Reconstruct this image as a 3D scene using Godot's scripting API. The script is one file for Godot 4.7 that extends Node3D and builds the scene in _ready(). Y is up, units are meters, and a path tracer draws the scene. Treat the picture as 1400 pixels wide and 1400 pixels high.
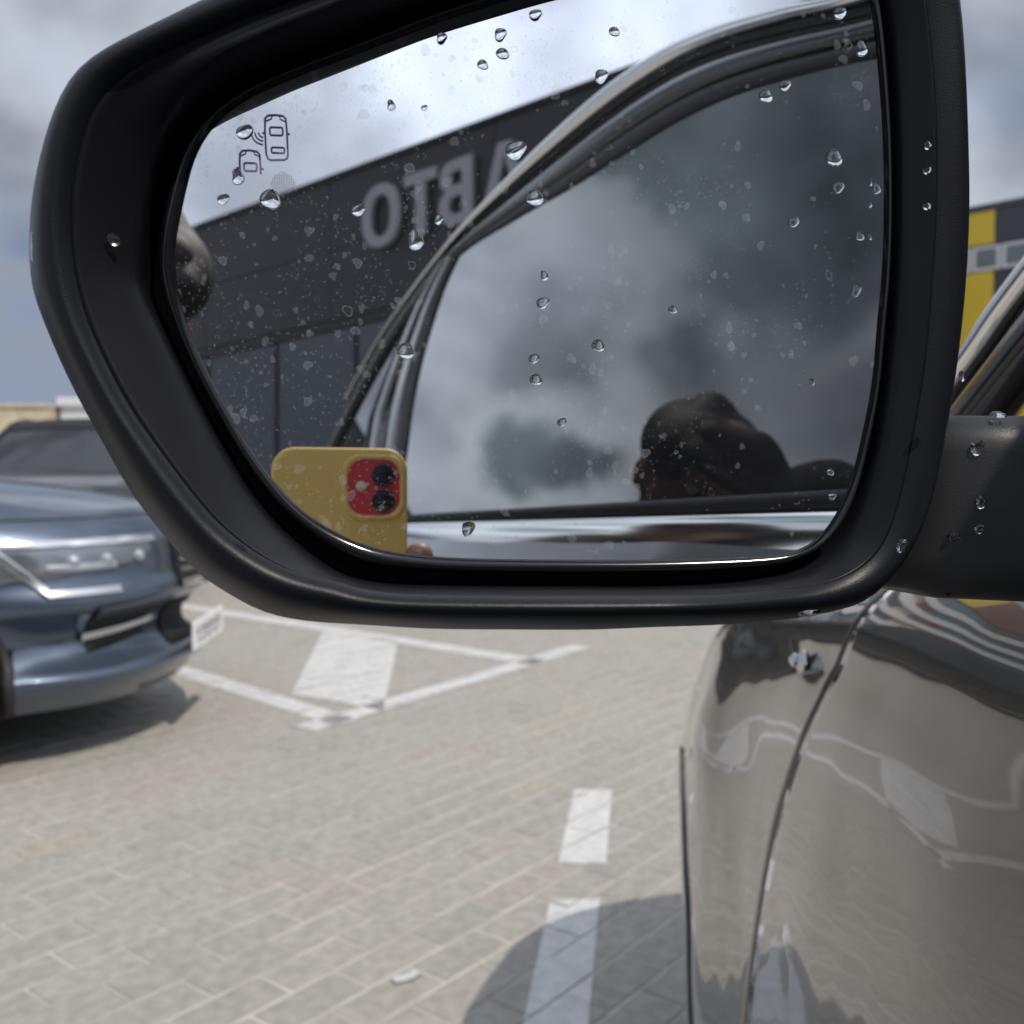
extends Node3D

# ---------------------------------------------------------------- helpers
var used := {}
var rng := RandomNumberGenerator.new()
const UPV := Vector3.UP
const EYE := Vector3(0, 1.18, 0)
const FW := Vector3(0.1261, 0, -0.9920)          # the way our car points
const OUT := Vector3(-0.9920, 0, -0.1261)        # sideways, away from our car
var MB := Basis(Vector3(0.99226, 0, -0.12414), Vector3(-0.00527, 0.99910, -0.04213), Vector3(0.12403, 0.04246, 0.99137)).orthonormalized()
var MO := Vector3(0.00839, 1.22713, -0.29660)    # centre of the mirror glass

func W(u: float, v: float, h: float) -> Vector3:
	return FW * u + OUT * v + UPV * h

func winp(u: float, h: float, off := 0.0) -> Vector3:
	return W(u, -0.18 - 0.26795 * (h - 1.15) + off * 0.966, h + off * 0.259)

func numbered(s: String) -> String:
	var k: int = used.get(s, 0)
	used[s] = k + 1
	return s if k == 0 else "%s_%03d" % [s, k]

func thing(called: String, label: String, category: String, at := Vector3.ZERO, group := "", bas := Basis()) -> Node3D:
	var o := Node3D.new()
	o.name = numbered(called)
	o.transform = Transform3D(bas, at)
	tag(o, label, category, group)
	add_child(o, true)
	return o

func tag(o: Node, label: String, category: String, group := "") -> void:
	o.set_meta("label", label)
	o.set_meta("category", category)
	if group: o.set_meta("group", group)

func new_st(smooth := true) -> SurfaceTool:
	var st := SurfaceTool.new()
	st.begin(Mesh.PRIMITIVE_TRIANGLES)
	st.set_smooth_group(0 if smooth else -1)
	return st

func put(called: String, st: SurfaceTool, m: Material, parent: Node = self, kind := "") -> MeshInstance3D:
	st.generate_normals()
	st.index()
	return put_mesh(called, st.commit(), m, parent, kind)

func put_mesh(called: String, mesh: Mesh, m: Material, parent: Node = self, kind := "") -> MeshInstance3D:
	var o := MeshInstance3D.new()
	o.name = numbered(called) if parent == self else called
	o.mesh = mesh
	o.material_override = m
	if kind: o.set_meta("kind", kind)
	parent.add_child(o, true)
	return o

func tri(st: SurfaceTool, a: Vector3, b: Vector3, c: Vector3) -> void:   # counter-clockwise seen from outside
	st.add_vertex(a); st.add_vertex(c); st.add_vertex(b)

func quad(st: SurfaceTool, a: Vector3, b: Vector3, c: Vector3, d: Vector3) -> void:
	tri(st, a, b, c); tri(st, a, c, d)

func grid(st: SurfaceTool, rows: Array, closed := false, flip := false) -> void:
	for i in rows.size() - 1:
		var p: PackedVector3Array = rows[i]
		var q: PackedVector3Array = rows[i + 1]
		var n := p.size()
		for j in (n if closed else n - 1):
			var k := (j + 1) % n
			if flip: quad(st, p[j], q[j], q[k], p[k])
			else: quad(st, p[j], p[k], q[k], q[j])

func fan(st: SurfaceTool, ring: PackedVector3Array, flip := false) -> void:
	var c := Vector3.ZERO
	for p in ring: c += p
	c /= ring.size()
	for j in ring.size():
		var k := (j + 1) % ring.size()
		if flip: tri(st, c, ring[k], ring[j])
		else: tri(st, c, ring[j], ring[k])

func box(st: SurfaceTool, t: Transform3D, s: Vector3, ch := 0.0) -> void:
	# a box of size s centred on t, its edges cut off by ch
	var h := s * 0.5
	var c := minf(ch, minf(h.x, minf(h.y, h.z)) * 0.9)
	if c <= 0.0:
		var q := []
		for k in 8: q.append(t * Vector3(h.x if k & 1 else -h.x, h.y if k & 2 else -h.y, h.z if k & 4 else -h.z))
		quad(st, q[0], q[2], q[3], q[1]); quad(st, q[4], q[5], q[7], q[6])
		quad(st, q[0], q[4], q[6], q[2]); quad(st, q[1], q[3], q[7], q[5])
		quad(st, q[0], q[1], q[5], q[4]); quad(st, q[2], q[6], q[7], q[3])
		return
	var rows := []
	for zz in [[-h.z, c], [-h.z + c, 0.0], [h.z - c, 0.0], [h.z, c]]:
		var r := PackedVector3Array()
		var x: float = h.x - zz[1]
		var y: float = h.y - zz[1]
		var z: float = zz[0]
		for p in [Vector3(x - c, -y, z), Vector3(x, -y + c, z), Vector3(x, y - c, z), Vector3(x - c, y, z), Vector3(-x + c, y, z), Vector3(-x, y - c, z), Vector3(-x, -y + c, z), Vector3(-x + c, -y, z)]:
			r.append(t * p)
		rows.append(r)
	grid(st, rows, true)
	fan(st, rows[0], true)
	fan(st, rows[3])

func tube(st: SurfaceTool, path: PackedVector3Array, rad: Array, sides := 10, caps := true) -> void:
	var rows := []
	var n := path.size()
	var side := Vector3.ZERO
	for i in n:
		var t := (path[mini(i + 1, n - 1)] - path[maxi(i - 1, 0)]).normalized()
		if side == Vector3.ZERO: side = t.cross(UPV if absf(t.y) < 0.9 else Vector3.RIGHT).normalized()
		side = (side - t * side.dot(t)).normalized()
		var up := side.cross(t)
		var r: float = rad[mini(i, rad.size() - 1)]
		var ring := PackedVector3Array()
		for j in sides:
			var a := TAU * j / sides
			ring.append(path[i] + (side * cos(a) + up * sin(a)) * r)
		rows.append(ring)
	grid(st, rows, true, true)
	if caps:
		fan(st, rows[0]); fan(st, rows[n - 1], true)

func lathe(st: SurfaceTool, prof: Array, t: Transform3D, sides := 24) -> void:   # (radius, along local z) pairs
	var rows := []
	for p in prof:
		var ring := PackedVector3Array()
		for j in sides:
			var a := TAU * j / sides
			ring.append(t * Vector3(cos(a) * p.x, sin(a) * p.x, p.y))
		rows.append(ring)
	grid(st, rows, true)

func slab(st: SurfaceTool, poly: PackedVector2Array, place: Callable, z0: float, z1: float) -> void:
	# a polygon with thickness; place(x, y, z) gives the point; +z is the side that shows
	var pl := poly
	if Geometry2D.is_polygon_clockwise(pl): pl.reverse()
	var idx := Geometry2D.triangulate_polygon(pl)
	for k in range(0, idx.size(), 3):
		var a := pl[idx[k]]; var b := pl[idx[k + 1]]; var c := pl[idx[k + 2]]
		if (b - a).cross(c - a) < 0:
			var w := b; b = c; c = w
		tri(st, place.call(a.x, a.y, z1), place.call(b.x, b.y, z1), place.call(c.x, c.y, z1))
		tri(st, place.call(a.x, a.y, z0), place.call(c.x, c.y, z0), place.call(b.x, b.y, z0))
	for k in pl.size():
		var a := pl[k]; var b := pl[(k + 1) % pl.size()]
		quad(st, place.call(a.x, a.y, z0), place.call(b.x, b.y, z0), place.call(b.x, b.y, z1), place.call(a.x, a.y, z1))

func spline(p: Array, t: float) -> Vector2:    # Catmull-Rom through points, t in 0..1
	var n := p.size()
	var x := clampf(t, 0.0, 1.0) * (n - 1)
	var i := mini(int(x), n - 2)
	return (p[i] as Vector2).cubic_interpolate(p[i + 1], p[maxi(i - 1, 0)], p[mini(i + 2, n - 1)], x - i)

func table(xs: Array, ys: Array, x: float) -> float:    # smooth lookup
	var n := xs.size()
	if x <= xs[0]: return ys[0]
	if x >= xs[n - 1]: return ys[n - 1]
	var i := 0
	while xs[i + 1] < x: i += 1
	return cubic_interpolate_in_time(ys[i], ys[i + 1], ys[maxi(i - 1, 0)], ys[mini(i + 2, n - 1)], (x - xs[i]) / (xs[i + 1] - xs[i]), xs[i + 1] - xs[i], xs[maxi(i - 1, 0)] - xs[i] if i > 0 else -0.3, (xs[mini(i + 2, n - 1)] - xs[i]) if i + 2 < n else xs[i + 1] - xs[i] + 0.3)

func rounded(w: float, h: float, r: float, seg := 6) -> PackedVector2Array:
	var out := PackedVector2Array()
	for q in 4:
		var c := Vector2((w / 2 - r) * (1 if q == 0 or q == 3 else -1), (h / 2 - r) * (1 if q < 2 else -1))
		for k in seg + 1:
			var a := PI / 2 * (q + float(k) / seg)
			out.append(c + Vector2(cos(a), sin(a)) * r)
	return out

# ---------------------------------------------------------------- materials
func noise_tex(freq: float, a: float, b: float, oct := 4, size := 512, sd := 1, kind := FastNoiseLite.TYPE_SIMPLEX_SMOOTH) -> NoiseTexture2D:
	var n := FastNoiseLite.new()
	n.noise_type = kind
	n.frequency = freq
	n.fractal_octaves = oct
	n.seed = sd
	var t := NoiseTexture2D.new()
	t.width = size; t.height = size
	t.seamless = true
	t.noise = n
	var g := Gradient.new()
	g.set_color(0, Color(a, a, a)); g.set_color(1, Color(b, b, b))
	t.color_ramp = g
	return t

func lin(r: float, g: float, b: float) -> Color:
	return Color(r, g, b).linear_to_srgb()

func mat(c: Color, rough := 0.6, metal := 0.0, spec := 0.5) -> StandardMaterial3D:
	var m := StandardMaterial3D.new()
	m.albedo_color = c
	m.roughness = rough
	m.metallic = metal
	m.metallic_specular = spec
	return m

func bumpy(m: StandardMaterial3D, tex: Texture2D, scale: float, depth: float) -> StandardMaterial3D:
	m.heightmap_enabled = true
	m.heightmap_texture = tex
	m.heightmap_scale = depth
	m.uv1_triplanar = true
	m.uv1_scale = Vector3.ONE * scale
	return m

func tinted(m: StandardMaterial3D, tex: Texture2D, scale: float) -> StandardMaterial3D:
	m.albedo_texture = tex
	m.uv1_triplanar = true
	m.uv1_world_triplanar = true
	m.uv1_scale = Vector3.ONE * scale
	return m

var M := {}

func make_materials() -> void:
	var fine := noise_tex(0.25, 0, 1, 2, 256, 3)
	var grit := noise_tex(0.30, 0, 1, 2, 512, 7)
	var med := noise_tex(0.03, 0.84, 1, 5, 512, 5)
	var wave := noise_tex(0.012, 0, 1, 2, 256, 8)
	M.rim = bumpy(mat(lin(0.008, 0.0095, 0.014), 0.36, 0.0, 0.33), grit, 13.0, 0.008)
	M.arm = bumpy(mat(lin(0.026, 0.027, 0.030), 0.40, 0.0, 0.42), grit, 13.0, 0.010)
	M.funnel = bumpy(mat(lin(0.008, 0.0085, 0.012), 0.36, 0.0, 0.28), grit, 13.0, 0.005)
	M.gloss_black = mat(lin(0.008, 0.008, 0.010), 0.12)
	M.pillar = mat(lin(0.012, 0.012, 0.014), 0.03, 0.0, 0.70)
	M.pillar.clearcoat_enabled = true
	M.pillar.clearcoat = 1.0
	M.pillar.clearcoat_roughness = 0.02
	M.soft_black = mat(lin(0.012, 0.012, 0.014), 0.7)
	M.rubber = mat(lin(0.006, 0.006, 0.007), 0.5, 0.0, 0.3)
	M.shell = mat(lin(0.02, 0.02, 0.021), 0.2)
	M.mirror = mat(lin(0.80, 0.81, 0.84), 0.0, 1.0)
	var paint := mat(lin(0.015, 0.014, 0.013), 0.30, 0.7, 0.5)
	paint.clearcoat_enabled = true; paint.clearcoat = 1.0; paint.clearcoat_roughness = 0.01
	M.paint = bumpy(paint, wave, 3.0, 0.012)
	var blue := mat(lin(0.075, 0.100, 0.145), 0.35, 0.6)
	blue.clearcoat_enabled = true; blue.clearcoat = 1.0; blue.clearcoat_roughness = 0.03
	M.blue = blue
	var dark := mat(lin(0.012, 0.013, 0.015), 0.3, 0.3)
	dark.clearcoat_enabled = true; dark.clearcoat = 1.0; dark.clearcoat_roughness = 0.03
	M.dark_paint = dark
	var white := mat(lin(0.7, 0.7, 0.7), 0.4)
	white.clearcoat_enabled = true; white.clearcoat = 1.0
	M.white_paint = white
	M.chrome = mat(lin(0.82, 0.81, 0.80), 0.10, 1.0)
	M.chrome_dull = mat(lin(0.62, 0.62, 0.63), 0.25, 1.0)
	M.glass = mat(lin(0.006, 0.007, 0.008), 0.0, 0.0, 0.70)
	M.glass.clearcoat_enabled = true
	M.glass.clearcoat = 1.0
	M.glass.clearcoat_roughness = 0.0
	M.car_glass = mat(lin(0.010, 0.011, 0.013), 0.02, 0.0, 0.6)
	M.lamp_glass = mat(lin(0.22, 0.235, 0.26), 0.10, 0.6, 0.65)
	M.lens = mat(lin(0.50, 0.53, 0.56), 0.08, 0.7)
	M.tyre = mat(lin(0.015, 0.015, 0.015), 0.85)
	M.alloy = mat(lin(0.45, 0.45, 0.46), 0.3, 1.0)
	M.plate = mat(lin(0.78, 0.78, 0.76), 0.4)
	M.ink = mat(lin(0.02, 0.02, 0.02), 0.5)
	M.icon = mat(lin(0.13, 0.12, 0.25), 0.5)
	var mark := mat(lin(0.66, 0.655, 0.65), 0.75)
	M.mark = tinted(mark, noise_tex(0.02, 0.86, 1, 5, 512, 21), 1.5)
	for k in 5:
		var c: Color = [lin(0.392, 0.372, 0.337), lin(0.376, 0.358, 0.324), lin(0.402, 0.368, 0.334), lin(0.400, 0.381, 0.344), lin(0.412, 0.375, 0.318)][k]
		M["paver%d" % k] = tinted(bumpy(mat(c, 0.88), fine, 14.0, 0.03), med, 1.2)
	M.drop = mat(Color(1, 1, 1, 0.0), 0.0)
	M.drop.refraction_enabled = true
	M.drop.refraction_scale = 0.033
	M.drop.transparency = BaseMaterial3D.TRANSPARENCY_ALPHA
	M.film = mat(Color(0.86, 0.88, 0.92, 0.006), 0.9)
	M.film.transparency = BaseMaterial3D.TRANSPARENCY_ALPHA
	var scum := mat(Color(0.86, 0.88, 0.92, 0.12), 0.9)
	scum.transparency = BaseMaterial3D.TRANSPARENCY_ALPHA
	M.scum = scum
	var scum2 := mat(Color(0.86, 0.88, 0.92, 0.062), 0.9)
	scum2.transparency = BaseMaterial3D.TRANSPARENCY_ALPHA
	M.scum_thin = scum2
	M.dust = mat(Color(0.9, 0.9, 0.92, 0.30), 0.9)
	M.dust.transparency = BaseMaterial3D.TRANSPARENCY_ALPHA
	M.phone_case = mat(lin(0.70, 0.47, 0.12), 0.55)
	M.phone_red = mat(lin(0.55, 0.035, 0.045), 0.12)
	M.lens_black = mat(lin(0.006, 0.006, 0.01), 0.05)
	M.skin = mat(lin(0.29, 0.155, 0.11), 0.5)
	M.skin.subsurf_scatter_enabled = true
	M.skin.subsurf_scatter_strength = 0.15
	M.hair = bumpy(mat(lin(0.020, 0.012, 0.009), 0.6), fine, 14.0, 0.1)
	M.jacket = mat(lin(0.012, 0.013, 0.016), 0.85)
	M.sleeve = mat(lin(0.05, 0.018, 0.016), 0.85)
	M.trousers = mat(lin(0.02, 0.022, 0.03), 0.9)
	M.fascia = tinted(mat(lin(0.023, 0.024, 0.030), 0.45), med, 0.3)
	M.letter = mat(lin(0.34, 0.34, 0.37), 0.6)
	M.pane = mat(lin(0.075, 0.083, 0.10), 0.12, 0.0, 0.5)
	M.frame_dark = mat(lin(0.012, 0.012, 0.014), 0.5)
	M.yellow = mat(lin(0.72, 0.50, 0.045), 0.5)
	M.grey_clad = mat(lin(0.055, 0.060, 0.075), 0.5)
	M.win_frame = mat(lin(0.65, 0.66, 0.67), 0.5)
	M.win_glass = mat(lin(0.16, 0.18, 0.19), 0.08, 0.0, 0.6)
	M.beige = tinted(mat(lin(0.62, 0.52, 0.38), 0.85), med, 0.1)
	M.offwhite = mat(lin(0.62, 0.63, 0.65), 0.7)
	M.brick_red = mat(lin(0.17, 0.05, 0.045), 0.7)
	M.teal = mat(lin(0.06, 0.16, 0.22), 0.6)
	M.bed = mat(lin(0.20, 0.19, 0.17), 0.95)
	M.clad = mat(lin(0.02, 0.02, 0.02), 0.6)
	M.paper = mat(lin(0.52, 0.52, 0.52), 0.8)

# ---------------------------------------------------------------- sky
func sky_image() -> Image:
	var w := 1024
	var h := 512
	var n := FastNoiseLite.new()
	n.noise_type = FastNoiseLite.TYPE_SIMPLEX_SMOOTH
	n.frequency = 1.0
	n.fractal_octaves = 6
	n.fractal_gain = 0.52
	n.seed = 11
	var soft := FastNoiseLite.new()
	soft.noise_type = FastNoiseLite.TYPE_SIMPLEX_SMOOTH
	soft.frequency = 1.0
	soft.fractal_octaves = 3
	soft.seed = 4
	var sun := Vector3(0.37, 0.80, 0.47).normalized()
	var clouds := [[Vector3(-0.42, 0.56, 0.72).normalized(), 0.13, 0.21, 0.20, 0.35], [Vector3(-0.385, 0.27, 0.885).normalized(), 0.050, 0.078, 0.13, 1.0], [Vector3(-0.75, 0.30, 0.58).normalized(), 0.04, 0.16, 0.16, 0.6], [Vector3(-0.60, 0.22, 0.76).normalized(), 0.02, 0.09, 0.12, 0.7]]
	var f := PackedFloat32Array()
	f.resize(w * h * 3)
	for y in h:
		var th := (y + 0.5) / h * PI
		var dy := cos(th)
		var r := sin(th)
		for x in w:
			var a := (x + 0.5) / w * TAU
			var d := Vector3(sin(a) * r, dy, -cos(a) * r)
			var c: Vector3
			if dy < -0.02:
				c = Vector3(0.28, 0.27, 0.26)
			else:
				var up := maxf(dy, 0.0)
				var q := d / (up + 0.30)                      # clouds lie in a layer: they close up towards the horizon
				var cl := n.get_noise_3d(q.x * 0.75, q.y * 0.75, q.z * 0.75) * 0.5 + 0.5
				var dk := soft.get_noise_3d(q.x * 0.6 + 7.0, q.y, q.z * 0.6) * 0.5 + 0.5
				var near := maxf(d.dot(sun), 0.0)
				var lit := 0.53 + 0.80 * pow(near, 1.5)
				var blue := Vector3(0.14, 0.22, 0.44).lerp(Vector3(0.25, 0.35, 0.58), smoothstep(0.0, 0.5, up))
				var cover := smoothstep(0.34, 0.62, cl + 0.16)
				cover = lerpf(cover, 1.0, 0.75 * smoothstep(0.1, 0.7, near))
				var body := Vector3(0.86, 0.94, 1.09) * lit
				var shade := smoothstep(0.42, 0.66, dk) * smoothstep(0.44, 0.70, cl)
				body = body.lerp(Vector3(0.32, 0.39, 0.52) * (0.55 + 0.45 * lit), 0.8 * shade)
				body *= 0.62 + 0.74 * smoothstep(0.30, 0.72, n.get_noise_3d(d.x * 3.0 - 5.0, d.y * 4.2, d.z * 3.0) * 0.5 + 0.5)
				c = blue.lerp(body, cover)
				# rain clouds with bright edges stand at the left rear
				var rag := n.get_noise_3d(d.x * 3.6 + 3.0, d.y * 3.6, d.z * 3.6)
				for e in clouds:
					var far: float = (d - e[0]).length() + rag * e[3]
					c = c.lerp(Vector3(1.10, 1.22, 1.28), e[4] * smoothstep(e[2] + e[3] * 0.5, e[2], far))
					c = c.lerp(Vector3(0.27, 0.345, 0.40) * (1.0 + 1.5 * rag), 0.94 * smoothstep(e[2], e[1], far))
				# rain haze along the horizon ahead
				var ahead := smoothstep(-0.2, 0.5, -d.z)
				c = c.lerp(Vector3(0.18, 0.235, 0.345) * (1.0 + 1.1 * rag), 0.85 * ahead * (1.0 - smoothstep(0.02, 0.20, up + 0.06 * rag)))
			var o := (y * w + x) * 3
			f[o] = c.x; f[o + 1] = c.y; f[o + 2] = c.z
	return Image.create_from_data(w, h, false, Image.FORMAT_RGBF, f.to_byte_array())

# ---------------------------------------------------------------- paving
const LX := Vector3(0.6157, 0, -0.7880)     # along the courses
const EX := Vector3(0.7880, 0, 0.6157)      # across them
var paver_polys := []                       # [polygon (x, z), height of the top]

func paver_mesh(seed_: int) -> ArrayMesh:
	var st := new_st(false)
	var r := RandomNumberGenerator.new()
	r.seed = seed_
	var w := 0.1172
	var d := 0.0565
	var c := 0.003
	var top := PackedVector3Array()
	var mid := PackedVector3Array()
	var low := PackedVector3Array()
	for s in [[-1, -1], [1, -1], [1, 1], [-1, 1]]:
		var j := Vector3(r.randf_range(-0.001, 0.001), 0, r.randf_range(-0.001, 0.001))
		top.append(Vector3(s[0] * (w - c), 0, s[1] * (d - c)) + j)
		mid.append(Vector3(s[0] * w, -0.003, s[1] * d) + j)
		low.append(Vector3(s[0] * w, -0.05, s[1] * d) + j)
	grid(st, [top, mid, low], true)
	quad(st, top[3], top[2], top[1], top[0])
	st.generate_normals()
	st.index()
	return st.commit()

func seen_at(p: Vector3) -> Vector3:         # (x, y, depth); x and y from -1 to 1 in the picture
	var q := Basis(Vector3.RIGHT, 0.05352) * (p - EYE)
	return Vector3(q.x / -q.z * 2.0, q.y / -q.z * 2.0, -q.z) if q.z < -0.1 else Vector3(9, 9, 0)

func build_ground() -> void:
	var st := new_st()
	quad(st, Vector3(-250, -0.008, 60), Vector3(250, -0.008, 60), Vector3(250, -0.008, -250), Vector3(-250, -0.008, -250))
	var n := noise_tex(0.02, 0.82, 1, 5, 512, 31)
	var g := put("ground", st, tinted(mat(lin(0.45, 0.43, 0.39), 0.92), n, 0.6), self, "structure")
	st = new_st()
	quad(st, Vector3(-9, -0.0032, 3), Vector3(6, -0.0032, 3), Vector3(6, -0.0032, -15), Vector3(-9, -0.0032, -15))
	put("sand_bed", st, tinted(mat(lin(0.56, 0.53, 0.48), 0.95), n, 0.6), g)
	var meshes := []
	for k in 4: meshes.append(paver_mesh(40 + k))
	var patch := FastNoiseLite.new()
	patch.frequency = 0.7
	patch.seed = 5
	var list := []
	for b in range(-170, 120):
		for a in range(-70, 90):
			var p := LX * (a * 0.24 + (0.12 if b % 2 else 0.0)) + EX * (b * 0.12)
			if p.x < -9.0 or p.x > 6.0 or p.z < -15.0 or p.z > 3.0: continue
			var s := seen_at(p)
			var inside := absf(s.x) < 1.06 and absf(s.y) < 1.06
			list.append([s.z if inside else 100.0 + p.length(), p])
	list.sort_custom(func(x, y): return x[0] < y[0])
	var rest := []
	for k in 5: rest.append(new_st(false))
	for i in list.size():
		var p: Vector3 = list[i][1]
		p.y = rng.randf_range(-0.0018, 0.0018)
		var f := patch.get_noise_2d(p.x, p.z) + rng.randf_range(-0.35, 0.35)
		var tone := 4 if rng.randf() < 0.02 else 2 if f > 0.34 else 1 if f < -0.2 else 3 if rng.randf() < 0.4 else 0
		var bas := Basis(LX, UPV, EX) * Basis(UPV, rng.randf_range(-0.006, 0.006) + (PI if rng.randf() < 0.5 else 0.0))
		var t := Transform3D(bas, p)
		if p.z < -0.5 and p.z > -9.0 and p.x > -4.5 and p.x < 1.5:
			var poly := PackedVector2Array()
			for c in [[-1, -1], [1, -1], [1, 1], [-1, 1]]:
				var q: Vector3 = t * Vector3(c[0] * 0.1188, 0, c[1] * 0.0583)
				poly.append(Vector2(q.x, q.z))
			paver_polys.append([poly, p.y])
		if i < 300:
			var o := put_mesh("paver", meshes[rng.randi() % 4], M["paver%d" % tone], g)
			o.transform = t
		else:
			(rest[tone] as SurfaceTool).append_from(meshes[rng.randi() % 4], 0, t)
	for k in 5:
		var o := MeshInstance3D.new()
		o.name = "far_pavers"
		o.mesh = (rest[k] as SurfaceTool).commit()
		o.material_override = M["paver%d" % k]
		o.set_meta("kind", "stuff")
		g.add_child(o, true)

func marking(called: String, corners: Array) -> void:       # paint that lies on the pavers and breaks at their joints
	var poly := PackedVector2Array(corners)
	var st := new_st(false)
	var some := false
	for pp in paver_polys:
		for part in Geometry2D.intersect_polygons(pp[0], poly):
			var idx := Geometry2D.triangulate_polygon(part)
			for k in range(0, idx.size(), 3):
				var q := []
				for j in 3: q.append(Vector3(part[idx[k + j]].x, pp[1] + 0.0022, part[idx[k + j]].y))
				if (q[1] - q[0]).cross(q[2] - q[0]).y > 0: tri(st, q[0], q[1], q[2])
				else: tri(st, q[0], q[2], q[1])
				some = true
	if some: put(called, st, M.mark, self, "structure")

func band(a: Vector2, b: Vector2, w: float) -> Array:
	var n := (b - a).orthogonal().normalized() * w * 0.5
	return [a + n, b + n, b - n, a - n]

func build_markings() -> void:
	marking("lane_dash", [Vector2(0.134, -2.92), Vector2(0.221, -3.578), Vector2(0.356, -3.578), Vector2(0.272, -2.91)])
	marking("lane_dash", [Vector2(0.0, -1.9), Vector2(0.101, -2.666), Vector2(0.234, -2.675), Vector2(0.138, -1.9)])
	marking("lane_dash", [Vector2(-0.11, -0.95), Vector2(-0.03, -1.62), Vector2(0.105, -1.62), Vector2(0.025, -0.95)])
	marking("bay_line", band(Vector2(-2.9, -8.3), Vector2(0.16, -5.83), 0.17))
	marking("bay_line", band(Vector2(-2.6, -6.4), Vector2(-0.74, -4.50), 0.14))
	marking("bay_line", band(Vector2(-0.90, -4.40), Vector2(0.43, -6.34), 0.13))
	marking("hatch_bar", [Vector2(-1.28, -6.86), Vector2(-0.73, -6.5), Vector2(-0.60, -4.72), Vector2(-1.10, -5.06)])
	marking("bay_line", band(Vector2(-3.4, -2.6), Vector2(-1.0, -1.9), 0.13))
	marking("bay_line", band(Vector2(-3.0, -0.6), Vector2(-0.9, -1.3), 0.13))

# ---------------------------------------------------------------- our car
const VC := -1.02
const US := [-2.95, -2.7, -2.2, -1.4, -0.4, 0.3, 0.65, 1.0, 1.25, 1.5, 1.8, 2.05, 2.25, 2.4]
const TS := [0.0, 0.16, 0.32, 0.48, 0.64, 0.78, 0.90, 0.97, 1.0]
const TOP := [1.1, 1.17, 1.19, 1.185, 1.165, 1.15, 1.125, 1.075, 1.045, 1.02, 0.98, 0.93, 0.87, 0.82]
const VT := [
	[-0.55, -0.30, -0.17, -0.16, -0.16, -0.155, -0.152, -0.145, -0.13, -0.13, -0.14, -0.18, -0.34, -0.62],
	[-0.50, -0.24, -0.12, -0.115, -0.115, -0.112, -0.106, -0.096, -0.078, -0.074, -0.09, -0.15, -0.30, -0.58],
	[-0.50, -0.22, -0.10, -0.106, -0.110, -0.108, -0.100, -0.086, -0.064, -0.058, -0.075, -0.14, -0.29, -0.57],
	[-0.50, -0.22, -0.10, -0.112, -0.118, -0.115, -0.107, -0.092, -0.066, -0.056, -0.073, -0.14, -0.29, -0.57],
	[-0.50, -0.23, -0.11, -0.118, -0.120, -0.117, -0.111, -0.099, -0.076, -0.064, -0.080, -0.15, -0.30, -0.58],
	[-0.52, -0.24, -0.125, -0.126, -0.125, -0.122, -0.118, -0.111, -0.096, -0.088, -0.105, -0.17, -0.33, -0.60],
	[-0.55, -0.27, -0.155, -0.140, -0.139, -0.1385, -0.138, -0.138, -0.13, -0.13, -0.15, -0.21, -0.38, -0.64],
	[-0.58, -0.31, -0.18, -0.158, -0.156, -0.156, -0.162, -0.175, -0.18, -0.19, -0.21, -0.27, -0.44, -0.68],
	[-0.62, -0.36, -0.21, -0.182, -0.180, -0.180, -0.195, -0.23, -0.25, -0.265, -0.29, -0.34, -0.50, -0.72]]
var wob := FastNoiseLite.new()

func side(u: float, t: float) -> Vector3:
	var col := []
	for k in 9: col.append(table(US, VT[k], u))
	var h: float = lerpf(0.2, table(US, TOP, u), t)
	var v: float = table(TS, col, t) + 0.016 * exp(-pow((u - 1.30) / 0.13, 2.0) - pow((h - 0.84) / 0.085, 2.0)) + wob.get_noise_2d(u, h) * 0.0012
	return W(u, v, h)

const SEAM := [Vector2(0.20, 0.95), Vector2(0.5, 0.952), Vector2(0.67, 0.937), Vector2(0.80, 0.892), Vector2(0.938, 0.817), Vector2(1.02, 0.752), Vector2(1.09, 0.696), Vector2(1.16, 0.645)]

func seam_u(h: float) -> float:
	var xs := []
	var ys := []
	for p in SEAM: xs.append(p.x); ys.append(p.y)
	return table(xs, ys, h)

func panel(called: String, left: Callable, right: Callable, nu: int, nv: int, car: Node, arch := 99.0) -> void:
	var st := new_st()
	var inward := OUT * -0.012
	var rows := []
	for i in nv + 1:
		var t := float(i) / nv
		var row := PackedVector3Array()
		var h0: float = lerpf(0.2, 1.1, t)
		var u0: float = left.call(h0)
		var u1: float = right.call(h0)
		row.append(side(u0 + 0.004, t) + inward)
		row.append(side(u0 + 0.001, t) + inward * 0.25)
		for j in nu + 1: row.append(side(lerpf(u0 + 0.003, u1 - 0.003, float(j) / nu), t))
		row.append(side(u1 - 0.001, t) + inward * 0.25)
		row.append(side(u1 - 0.004, t) + inward)
		rows.append(row)
	for i in nv:
		var p: PackedVector3Array = rows[i]
		var q: PackedVector3Array = rows[i + 1]
		for j in p.size() - 1:
			var m := (p[j] + q[j + 1]) * 0.5
			if arch < 90.0 and Vector2(m.dot(FW) - arch, m.y - 0.34).length() < 0.372: continue
			quad(st, p[j + 1], p[j], q[j], q[j + 1])
	put(called, st, M.paint, car)

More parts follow.
